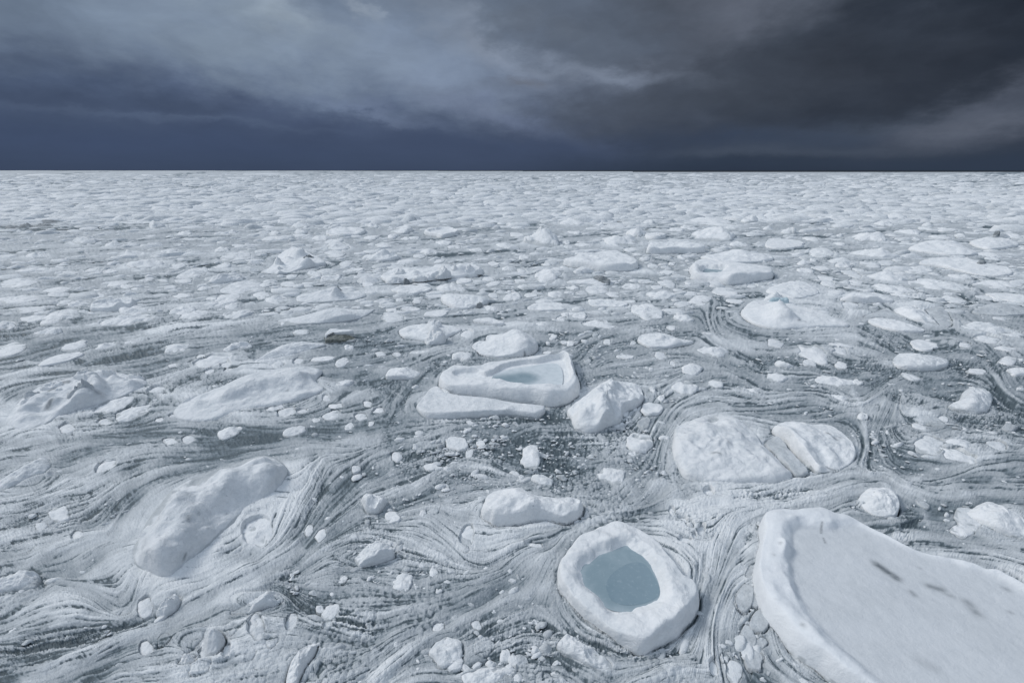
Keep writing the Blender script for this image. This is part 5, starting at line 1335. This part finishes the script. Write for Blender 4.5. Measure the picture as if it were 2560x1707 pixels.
# where the slush is thin (dark) or thick (pale): x y x y ... | width amount
BANDS = """660 1330 700 1390 840 1440|26 -.9;850 1225 960 1285 1060 1310|24 -.8;725 1055 745 1120 690 1210|11 -.8;1130 1470 1230 1490 1320 1500|40 -.75;1640 1230 1560 1190|26 -.7;1240 1440 1340 1480 1460 1500|14 -.9
1440 985 1480 1010|26 -.9;1480 890 1530 900|20 -.6;1110 1020 1290 1000 1400 1020|16 -.5;960 970 1130 966 1270 955|7 -.9;870 930 920 900 935 860|9 -.6;1040 1010 1000 1060|22 -.35;1290 1060 1210 1060|18 -.7
0 1260 130 1210 300 1150|16 -.6;0 1215 200 1140 320 1090|9 -.6;0 1330 40 1320|14 -.5;80 1320 105 1345|12 -.9;60 1470 250 1450 330 1435|9 -.9;0 1500 120 1490 220 1470|12 -.8;0 1545 130 1515|10 -.7;150 1010 280 960 400 900|9 -.6
380 870 470 850 560 830|9 -.45;40 855 150 835 280 800|8 -.4;50 745 90 740|14 -.7;260 830 330 810|9 -.5;700 800 860 790 1000 770|6 -.5;900 690 1010 700|8 -.5;640 745 560 760|5 -.4;850 640 960 620 1100 600|6 -.5
1280 770 1300 790 1330 800|14 -.7;1335 790 1450 780 1600 760|12 -.4;1100 770 1200 765 1330 760|12 -.4;1180 590 1240 640 1290 640|12 -.7;1540 640 1560 690 1530 720|11 -.5;1470 560 1510 600|8 -.5;1620 700 1630 760|12 -.5
1640 800 1720 830 1790 870|11 -.5;1790 840 1830 840|12 -.8;1850 870 1890 900|16 -.6;2010 960 1950 930 1900 900|9 -.5;1990 790 2060 800 2110 790|10 -.8;2110 680 2190 700 2230 700|8 -.6;2180 660 2330 650|6 -.6
2200 830 2240 870 2300 930|14 -.8;2290 890 2320 930|11 -.9;2260 820 2290 850|14 -.5;2080 900 2150 910 2230 925|5 -.8;2010 830 2100 830 2200 800|10 -.3;2010 880 2060 860|8 -.6;2060 1000 2030 1030|26 -.4;2200 930 2240 990 2260 1030|22 -.4
1830 1010 1900 930 2000 1040|5 -.5;1930 1000 1990 1060 2020 1100|10 -.6;1690 1150 1780 1140 1860 1130|9 -.9;1960 1165 2020 1170|9 -.6;2090 1180 2080 1240|20 -.6;2130 1110 2170 1120|10 -.5;2290 1310 2352 1340|12 -.6;2000 640 2100 650|6 -.4
1700 1300 1725 1200|8 -.6;1750 1330 1745 1400|8 -.5;1560 1400 1600 1470|8 -.4;1480 1480 1560 1500|9 -.5;420 1180 400 1250|12 -.25;350 1490 450 1560|30 -.25;700 640 860 620|7 -.5;1700 560 2000 570|5 -.4;1300 660 1500 640|6 -.4
1660 880 1760 900|14 -.4;1560 1000 1520 1090|8 -.5;1980 560 2200 560|5 -.4;2050 720 2250 700|6 -.5;1860 700 1990 720|6 -.4;1030 960 1240 960|4 -1;0 1200 200 1120 420 1040 620 1000|30 -.2;0 1490 200 1465 400 1405 540 1340|16 -.35;760 1180 820 1080 1000 1030|26 -.3;620 1330 800 1250 900 1150|22 -.28;1000 1040 1300 1080|34 -.3;1000 1480 1200 1400|16 -.3;900 960 700 990|10 -.25;400 1290 460 1220 580 1150 670 1085|75 .42;1900 800 2200 870|30 -.2;1560 800 1700 900|22 -.25;2100 1050 2300 980|40 -.2;1697 713 1722 740 1768 760|4 -1.1;1771 984 1817 1036 1872 1088|5 -1.1;1640 1100 1650 960|5 -.7;1250 970 1400 930|8 -.5
60 1568 250 1490 400 1425 560 1352 690 1262|15 .5;860 1555 960 1478 1090 1410 1240 1350|15 .5;1300 1235 1370 1196 1450 1166 1520 1105|9 .5;1540 1060 1550 1130|6 .3;1960 900 1985 960 1990 1000|7 .6;2100 950 2130 1000 2150 1050|8 .5
2000 1090 2040 1120 2060 1180|7 .5;2085 1110 2150 1080 2300 1070|10 .4;2060 1130 2110 1140 2130 1200|8 .4;1660 1160 1800 1160 1950 1120|8 .4;1700 1230 1740 1180|8 .3;1660 1440 1640 1340 1660 1250|16 .2;1770 690 1830 760 1960 770|22 .45
200 1290 290 1200 420 1100|40 .3;600 1230 690 1120|26 .3;1100 1210 1200 1270|34 .25;150 1130 280 1090|20 .3;420 960 560 960|22 .4;1600 700 1680 690|10 .2;100 1380 200 1400 300 1440|26 .25;560 1500 700 1560|40 .3;20 980 100 990|26 .4
1620 770 1700 800 1860 810|12 .35;2260 780 2352 800|20 .3;650 700 850 690|16 .3;380 800 560 780|10 .35;0 1050 100 1040|30 .15;1860 780 2000 780|10 .3;2160 970 2080 950|18 .3"""
bias = np.zeros((NR_, NC), np.float32)
for ln in BANDS.replace('\n', ';').split(';'):
    pp, wa = ln.split('|')
    wd, am = [float(t) for t in wa.split()]
    v_ = np.array([float(t) for t in pp.split()]).reshape(-1, 2)
    x, y = P2S('D', v_[:, 0], v_[:, 1])
    wd *= 2560 / 2352 * 1.15 * float(np.clip((y.mean() - 300) / 800, 0.35, 1.0))
    am = am * (0.75 if y.mean() < 1000 and am < 0 else 1.0)
    c_lo, r_lo = gcol(np.array([x.min() - 3 * wd, x.max() + 3 * wd]), np.array([min(1800, y.max() + 3 * wd), max(440, y.min() - 3 * wd)]))
    r0, r1 = int(r_lo[0]), int(r_lo[1]) + 2
    pxs, pys = PXS[r0:r1], PYS[r0:r1]
    msk = (pxs > x.min() - 3 * wd) & (pxs < x.max() + 3 * wd)
    q = np.stack([pxs[msk], pys[msk]], -1)
    if not len(q):
        continue
    d = np.full(len(q), 1e9)
    for i in range(len(x) - 1):
        d = np.minimum(d, dist_seg(q, np.array([x[i], y[i]]), np.array([x[i + 1], y[i + 1]])))
    tmp = bias[r0:r1]
    tmp[msk] += am * np.exp(-(d / wd) ** 2)
bias = np.clip(bias, -1.1, 0.7)

# lumps of half-sunk slush
LUMPS = [(450, 1230, 130, .18), (590, 1150, 110, .16), (680, 1085, 60, .12), (370, 1320, 90, .15), (640, 1180, 60, .12), (420, 1160, 60, .14), (520, 1270, 80, .10), (1000, 1185, 70, .10), (600, 925, 60, .1), (480, 930, 60, .1), (140, 960, 80, .12), (300, 1060, 90, .07), (60, 1120, 70, .1), (1330, 1560, 60, .1), (960, 1420, 70, .08), (250, 1250, 60, .14), (330, 1340, 60, .12), (150, 1390, 80, .14), (40, 1310, 60, .12), (600, 1490, 80, .12), (700, 1530, 60, .10), (560, 1180, 36, .08), (100, 1110, 60, .10), (250, 1110, 80, .07), (620, 1130, 40, .08), (540, 1380, 50, .08),
         (1100, 1230, 70, .14), (1040, 1190, 40, .1), (1240, 1560, 60, .1), (1150, 1200, 50, .08), (450, 1530, 70, .12), (350, 1180, 50, .1), (480, 1290, 60, .08), (820, 1180, 40, .08), (1660, 1420, 40, .08), (1700, 1320, 50, .1), (2110, 1000, 60, .1), (1990, 790, 40, .08)]
swell = np.zeros((NR_, NC), np.float32)
n_l = 900
lx, ly = rngG.uniform(-100, 2700, n_l), 640 + 1150 * rngG.random(n_l) ** 0.8
lg = ground(lx, ly)
lr = np.hypot(lg[:, 1], HC) / FX * rngG.lognormal(math.log(26), 0.5, n_l) * np.clip(ly / 1100, 0.6, 1.3)
lh = lr * rngG.uniform(0.06, 0.20, n_l)
for (X_, Y_, r_, h_) in LUMPS:
    g_ = ground(*P2S('D', X_, Y_))
    lg = np.concatenate([lg, g_[None]])
    lr = np.append(lr, r_ * 1.09 * math.hypot(g_[1], HC) / FX)
    lh = np.append(lh, h_)
lw = vnoise(X2 * 2.3, Y2 * 2.3, 411).astype(np.float32)
for (gx, gy), r_, h_ in zip(lg, lr, lh):
    r0, r1 = np.searchsorted(Y, [gy - 2.2 * r_, gy + 2.2 * r_])
    if r1 <= r0:
        continue
    ucs = [(gx - 2.2 * r_) / max(gy, 1), (gx + 2.2 * r_) / max(gy, 1)]
    c0, c1 = np.searchsorted(U, [ucs[0] - 0.02, ucs[1] + 0.02])
    if c1 <= c0:
        continue
    sl = (slice(r0, r1), slice(c0, c1))
    dd = np.hypot((X2[sl] - gx) / 1.35, Y2[sl] - gy) / r_ + 0.9 * lw[sl]
    swell[sl] = np.maximum(swell[sl], h_ * np.exp(-np.clip(dd, 0, 4) ** 2.6))


def cells(cs, seed):
    """crumbled slush: distance to the border between neighbouring lumps, 0 in the crack"""
    gx, gy = X2[:ROWC] / cs, Y2[:ROWC] / cs
    wx = 0.35 * vnoise(gx * 0.6, gy * 0.6, seed + 3)
    gx, gy = gx + wx, gy - wx
    ix, iy = np.floor(gx), np.floor(gy)
    f1 = np.full(gx.shape, 9.0)
    f2 = np.full(gx.shape, 9.0)
    for oy in (-1, 0, 1):
        for ox in (-1, 0, 1):
            hx, hy = hash2(ix + ox, iy + oy, seed), hash2(ix + ox, iy + oy, seed + 1)
            dd = (ix + ox + 0.1 + 0.8 * hx - gx) ** 2 + (iy + oy + 0.1 + 0.8 * hy - gy) ** 2
            f2 = np.minimum(f2, np.maximum(f1, dd))
            f1 = np.minimum(f1, dd)
    out = np.ones((NR_, NC), np.float32)
    out[:ROWC] = np.clip(np.sqrt(f2) - np.sqrt(f1), 0, 1)
    return out


ROWC = int(np.searchsorted(Y, 70.0))
cellA = cells(0.17, 801)
cellB = cells(0.42, 823)
cmask = sstep(-0.10, 0.55, fbm(X2 * 0.33, Y2 * 0.33, 611, 3) + 0.35 * fbm(X2 * 1.4, Y2 * 1.4, 617, 2))
cmask = (cmask * np.clip((60 - Y2) / 35, 0, 1)).astype(np.float32)

# nearness to ice: open water and painted contact shade along the edges, slush banked up further out
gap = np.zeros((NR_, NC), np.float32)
bank = np.zeros((NR_, NC), np.float32)
berm = np.zeros((NR_, NC), np.float32)
halo = np.zeros((NR_, NC), np.float32)
inside = np.zeros((NR_, NC), bool)
under = np.zeros((NR_, NC), bool)
dip = np.zeros((NR_, NC), np.float32)
for rec in FLOES:
    pg = rec['poly'][:: max(1, len(rec['poly']) // 64)]
    ext = 0.25 * rec['size'] + 0.15
    lo_, hi_ = pg.min(0) - ext, pg.max(0) + ext
    r0, r1 = np.searchsorted(Y, [lo_[1], hi_[1]])
    if r1 <= r0:
        r0, r1 = max(0, r0 - 1), r0 + 1
    sub = (slice(r0, r1),)
    msk = (X2[sub] > lo_[0]) & (X2[sub] < hi_[0])
    if not msk.any():
        continue
    q = np.stack([X2[sub][msk], Y2[sub][msk]], -1)
    ins = inside_poly(q, pg)
    d = dist_poly(q, pg)
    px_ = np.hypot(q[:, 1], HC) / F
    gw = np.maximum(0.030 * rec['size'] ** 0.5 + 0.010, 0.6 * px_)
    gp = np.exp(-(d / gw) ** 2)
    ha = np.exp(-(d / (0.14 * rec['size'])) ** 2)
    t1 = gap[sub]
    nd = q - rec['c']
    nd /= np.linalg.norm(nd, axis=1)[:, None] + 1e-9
    side = 0.62 + 0.38 * sstep(-0.35, 0.55, nd[:, 0] * 0.55 - nd[:, 1] * 0.83)  # painted darker on near and right edges, where contact shade would fall
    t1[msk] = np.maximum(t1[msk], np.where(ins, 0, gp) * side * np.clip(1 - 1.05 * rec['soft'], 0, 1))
    t8 = berm[sub]
    t8[msk] = np.maximum(t8[msk], min(0.9, rec['soft']) * min(0.30 * rec['h'], 0.25 if 'stl' in rec else 0.06) * np.exp(-(d / (0.16 * rec['size'])) ** 2))
    t5 = bank[sub]
    t5[msk] = np.maximum(t5[msk], rec['soft'] * np.exp(-(d / (0.10 * rec['size'] + 0.02)) ** 2))
    t2 = halo[sub]
    t2[msk] = np.maximum(t2[msk], ha * (1 - rec['soft']))
    t3 = inside[sub]
    if rec['sink'] and rec['soft'] < 0.3:
        t3[msk] |= ins & (d > 0.6 * px_)
    elif rec['sink']:
        t7 = dip[sub]
        t7[msk] = np.maximum(t7[msk], ins * sstep(0.0, 0.12 * rec['size'], d))
    t6 = under[sub]
    t6[msk] |= ins

patch = s4
s5 = np.clip(s5, -1.6, 1.8) * sstep(0.22, 0.6, t_row)
s4 = s4 * (0.55 + 0.45 * sstep(0.2, 0.5, t_row))
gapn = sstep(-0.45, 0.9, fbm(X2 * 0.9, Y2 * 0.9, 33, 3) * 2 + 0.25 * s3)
dark = np.clip(-bias, 0, 1.2)
pale = np.clip(bias, 0, 0.7)
calm = sstep(-0.5, 0.45, fbm(PXS / 230.0, PYS / 120.0, 57, 3) + 0.25 * s5)            # streaky here, smoother there
calm = 0.35 + 0.65 * calm
nearw = 0.45 + 0.55 * sstep(0.12, 0.4, t_row)
streak = 0.35 * s1 + 0.55 * s2 + (0.30 + 0.30 * t_row) * s3
wA = sstep(-0.35, 0.4, fbm(PXS / 150.0, PYS / 90.0, 91, 3) + 0.2 * s5).astype(np.float32)     # fine strands here, ropy ones there
gran = 0.85 + 0.30 * crumb2
Sd = -(0.62 * wA * s1 + (0.75 - 0.25 * wA) * s2 * gran + (0.66 - 0.40 * wA) * s3 * gran + 0.26 * s4)
cm = np.clip(cmask + 0.5 * dark * np.clip((60 - Y2) / 35, 0, 1), 0, 1)
bund = 0.46 + 0.80 * sstep(-0.7, 1.0, unit(0.7 * s4 + 0.5 * s5 + 0.4 * np.roll(s3, 9, 0)))
sk = np.maximum((1 - 0.55 * cm) * bund, 1.1 * np.clip(1.6 * dark, 0, 1))
crackA = np.exp(-(cellA / 0.16) ** 2)
crackB = np.exp(-(cellB / 0.10) ** 2)
lumpy = 0.6 * sstep(0.0, 0.55, cellA) + 0.5 * sstep(0.0, 0.5, cellB)
m_dark = sstep(0.10, 2.35, sk * 1.15 * (Sd * (0.55 + 0.6 * np.maximum(calm, dark))) + 1.0 * dark - 1.2 * pale - (0.28 + 0.34 * sstep(0.2, 0.5, t_row)) * s5 - 0.2 * halo + 0.16 * crumb2 * (0.3 + dark)
               + cm * (1.25 * crackA * (0.6 + 0.9 * np.clip(-0.5 * s4 + 0.3, 0, 1.5)) + 0.7 * crackB + 0.35 * crumb2) - 4.0 * swell)
thick = 0.662 - 0.105 * sstep(0.08, 0.45, t_row) - 0.50 * m_dark + 0.045 * s5 + 0.040 * s4 + sk * calm * nearw * (0.050 * s3 * (1.2 - 0.7 * wA) + 0.060 * s2 * gran + 0.060 * s1 * (0.4 + 0.8 * wA)) + 0.24 * pale
thick += 0.13 * sstep(0.7, 2.0, 0.5 * s3 + 0.5 * s4 - 0.3 * dark)
thick -= 0.46 * sk * calm * nearw * sstep(0.9, 2.6, -(0.70 * s1 + 0.70 * s2))
thick += cm * 0.05 * (lumpy - 0.5) + 1.1 * swell
thick += 0.026 * crumb * np.clip(0.5 + dark, 0, 1.5)
thick = 0.525 + (1.10 + 0.50 * sstep(0.05, 0.3, t_row)) * (thick - 0.57)
thick = 0.19 + np.log1p(np.exp((thick - 0.19) * 16.0)) / 16.0
thick += 0.04 * halo + 0.05 * bank + 0.9 * np.minimum(berm, 0.18) * (1 + 0.8 * lw)
thick -= 0.62 * gap * gapn  # dark edge line: water, with contact shade put into the colour
thick = np.clip(thick, 0.0, 1.0)
far = np.clip((PYS - 426) / 90.0, 0, 1)
thick = thick * (0.5 + 0.5 * far) + 0.70 * (0.5 - 0.5 * far)
pxm = (np.hypot(Y2, HC) / F).astype(np.float32)
amp = np.minimum(pxm, 0.12)
swell_ = swell * (1 - halo) * (1 - inside)
zz = swell_ * (0.8 + 0.5 * lw) + berm * (1 + 0.8 * lw) + cm * (0.045 * lumpy - 0.03) + amp * (0.32 * sk * calm * streak + 0.22 * s4) + 0.28 * amp * crumb * (0.4 + dark) + 0.05 * np.clip(bias, -1, 0.7) - 0.5 * amp * m_dark
zz += np.minimum(0.02 + 0.02 * t_row, 0.05) * s4
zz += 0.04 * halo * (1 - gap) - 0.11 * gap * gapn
zz = np.where(inside, -0.30, zz * (1 - dip) - 0.30 * dip)
zz = np.where(Y2 > 1500, zz * 0.2, zz)
# the edge of the pack against open water, far out on the right
edge = np.interp(U, [-4, -0.9, -0.3, 0.05, 0.3, 0.62, 0.8, 1.2, 4], [26000, 26000, 12000, 6000, 4000, 3100, 3500, 2700, 2600]) * (1 + 0.10 * fbm(U * 14, U * 0 + 3, 5, 4))
cut = Y2 > edge[None]
zz = np.where(cut, -3.0, zz)
V = np.stack([X2, Y2, zz], -1).reshape(-1, 3)
idx = np.arange(NR_ * NC).reshape(NR_, NC)
qd = np.stack([idx[:-1, :-1], idx[:-1, 1:], idx[1:, 1:], idx[1:, :-1]], -1)
keep = ~(cut[:-1, :-1] & cut[1:, 1:] & cut[:-1, 1:] & cut[1:, :-1])
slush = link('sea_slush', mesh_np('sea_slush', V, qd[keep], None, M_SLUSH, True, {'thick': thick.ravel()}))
tag(slush, 'grey slush covering the sea, drawn into swirling streaks by the current', 'slush', None, 'structure')

# open water under and beyond the ice
sv_ = [(-90000, -400, -0.8), (90000, -400, -0.8), (90000, 150000, -0.8), (-90000, 150000, -0.8)]
sea = link('sea_water', mesh_np('sea_water', sv_, [(0, 1, 2, 3)], None, M_SEA, False))
tag(sea, 'strip of dark open water along the horizon beyond the ice', 'sea', None, 'structure')

# ------------------------------------------------------------------ crumbs of ice too many to count
protos = []
for k in range(14):
    a_ = np.arange(9) / 9 * 2 * np.pi
    r_ = 1 + np.random.default_rng(900 + k).normal(size=9) * 0.14
    st_ = ('lump', 'dome', 'peak')[k % 3]
    v, q4, t3, _, _, c = ice_shape(np.stack([np.cos(a_) * r_, np.sin(a_) * r_ * 0.8], -1), st_, 0.35, (0.3, 0.28, 0.55)[k % 3], 950 + k, 12, 5, rough=1.0, jag=0.06)
    protos.append((v - np.array([c[0], c[1], 0]), q4, t3))


def scatter(name, xs, ys, sx, sy, sz, rot, mats):
    Vs, Q, T, mi_ = [], [], [], []
    off = 0
    which = rngG.integers(0, len(protos), len(xs))
    mq, mt = [], []
    for k in range(len(protos)):
        s = which == k
        m = s.sum()
        if not m:
            continue
        v, q4, t3 = protos[k]
        X = v[None, :, 0] * sx[s][:, None]
        Yv = v[None, :, 1] * sy[s][:, None]
        Z = v[None, :, 2] * sz[s][:, None]
        ca, sa = np.cos(rot[s])[:, None], np.sin(rot[s])[:, None]
        vv = np.stack([X * ca - Yv * sa + xs[s][:, None], X * sa + Yv * ca + ys[s][:, None], Z], -1)
        Vs.append(vv.reshape(-1, 3))
        bo = off + np.arange(m)[:, None, None] * len(v)
        Q.append((q4[None] + bo).reshape(-1, 4))
        T.append((t3[None] + bo).reshape(-1, 3))
        mm = (np.random.default_rng(k).random(m) < 0.45).astype(np.int32)
        mq.append(np.repeat(mm, len(q4)))
        mt.append(np.repeat(mm, len(t3)))
        off += m * len(v)
    me = mesh_np(name, np.concatenate(Vs), np.concatenate(Q), np.concatenate(T), mats[0], True)
    for mm in mats[1:]:
        me.materials.append(mm)
    me.polygons.foreach_set('material_index', np.concatenate([np.concatenate(mq), np.concatenate(mt)]).astype(np.int32))
    me.update()
    return link(name, me)


def free(xs, ys):
    c_ = np.interp(xs / ys, U, np.arange(NC))
    r_ = np.interp(ys, Y, rows)
    return under[np.clip(r_.round().astype(int), 0, NR_ - 1), np.clip(c_.round().astype(int), 0, NC - 1)] == False


# near crumbs, thickest in the broken pockets of slush: x y radius weight
POCKET = [(1400, 900, 60, 1.6), (1490, 880, 40, 1.5), (1380, 800, 40, .9), (1310, 790, 30, 1.5), (1240, 790, 40, .8), (1500, 850, 60, 1.0), (1420, 960, 40, 1.4), (1580, 1200, 60, 1.6), (1620, 1260, 50, 1.3), (1100, 1040, 120, 1.2), (1000, 1060, 90, 1.2),
          (1300, 1100, 90, .9), (1050, 1280, 100, 1.0), (900, 1320, 100, .8), (1250, 1480, 90, 1.1), (1080, 1520, 90, 1.0), (430, 920, 90, 1.0), (480, 860, 60, 1.0), (700, 900, 50, .8), (1180, 640, 70, 1.4), (1250, 620, 60, 1.2),
          (900, 780, 100, .8), (1290, 700, 120, .8), (2030, 1010, 60, .8), (1720, 1400, 40, 1.0), (1700, 1480, 50, 1.0), (600, 1430, 120, .6), (1450, 1090, 60, 1.2), (1560, 990, 24, 1.2), (2230, 1000, 50, .7), (1900, 650, 200, .7), (1450, 640, 150, .7),
          (1050, 850, 60, .9), (560, 720, 150, .35)]
n_try = 95000
xs = rngG.uniform(-150, 2700, n_try)
ys = rngG.uniform(600, 1800, n_try)
dens = np.full(n_try, 0.16)
for (cx_, cy_, r_, w_) in POCKET:
    X_, Y_ = P2S('D', cx_, cy_)
    dens += w_ * 0.5 * np.exp(-(((xs - X_) ** 2 + ((ys - Y_) * 1.4) ** 2) / (r_ * 1.09) ** 2))
dens *= np.where(xs < 900, 0.55, 1.0) * np.clip((2000 - ys) / 900, 0.35, 1.2)
kp = rngG.random(n_try) < dens * 0.5
gp = ground(xs[kp], ys[kp])
slant = np.hypot(gp[:, 1], HC)
ok = free(gp[:, 0], gp[:, 1])
gp, slant = gp[ok], slant[ok]
szp = np.clip(rngG.lognormal(math.log(3.3), 0.62, len(gp)), 1.5, 15) * np.clip(0.55 + (ys[kp][ok] - 600) / 1400, 0.6, 1.2)
rad = szp * slant / FX
brash = scatter('brash_ice', gp[:, 0], gp[:, 1], rad * rngG.uniform(0.9, 1.5, len(gp)), rad * rngG.uniform(0.6, 1.1, len(gp)), rad * rngG.uniform(0.4, 0.9, len(gp)), rngG.uniform(-1.2, 1.2, len(gp)), [M_SOFT, M_GREY])
tag(brash, 'crumbs and pebbles of broken ice strewn through the slush', 'brash ice', None, 'stuff')

# the distant pack: thousands of pieces out to the horizon, and filler between the nearer ones
n_try = 16000
ys = 426 + np.concatenate([rngG.uniform(9, 130, n_try), 130 + 230 * rngG.random(4400) ** 1.25])
xs = rngG.uniform(-260, 2820, len(ys))
gp = ground(xs, ys)
ok = free(gp[:, 0], gp[:, 1])
gp, ys, xs = gp[ok], ys[ok], xs[ok]
slant = np.hypot(gp[:, 1], HC)
below = ys - 426
wpx = np.where(below > 130, rngG.lognormal(math.log(7.0), 0.55, len(ys)), (2.8 + below * 0.074) * rngG.lognormal(0, 0.6, len(ys)))
wpx = np.clip(wpx, 2.0, 30)
rad = wpx * slant / FX
pk = scatter('pack_ice', gp[:, 0], gp[:, 1], rad * rngG.uniform(0.9, 2.0, len(gp)), rad * rngG.uniform(0.7, 1.5, len(gp)), np.minimum(rad * rngG.uniform(0.22, 0.8, len(gp)) * rngG.uniform(0.6, 1.1, len(gp)), 1.3 + rad * 0.12), rngG.uniform(-0.6, 0.6, len(gp)), [M_SOFT, M_PACK])
tag(pk, 'endless pack of small white ice pieces stretching to the horizon', 'pack ice', None, 'stuff')
print('GRID', NR_, NC, 'floes', len(FLOES), 'small', len(SMALLREC), 'brash', len(rad))
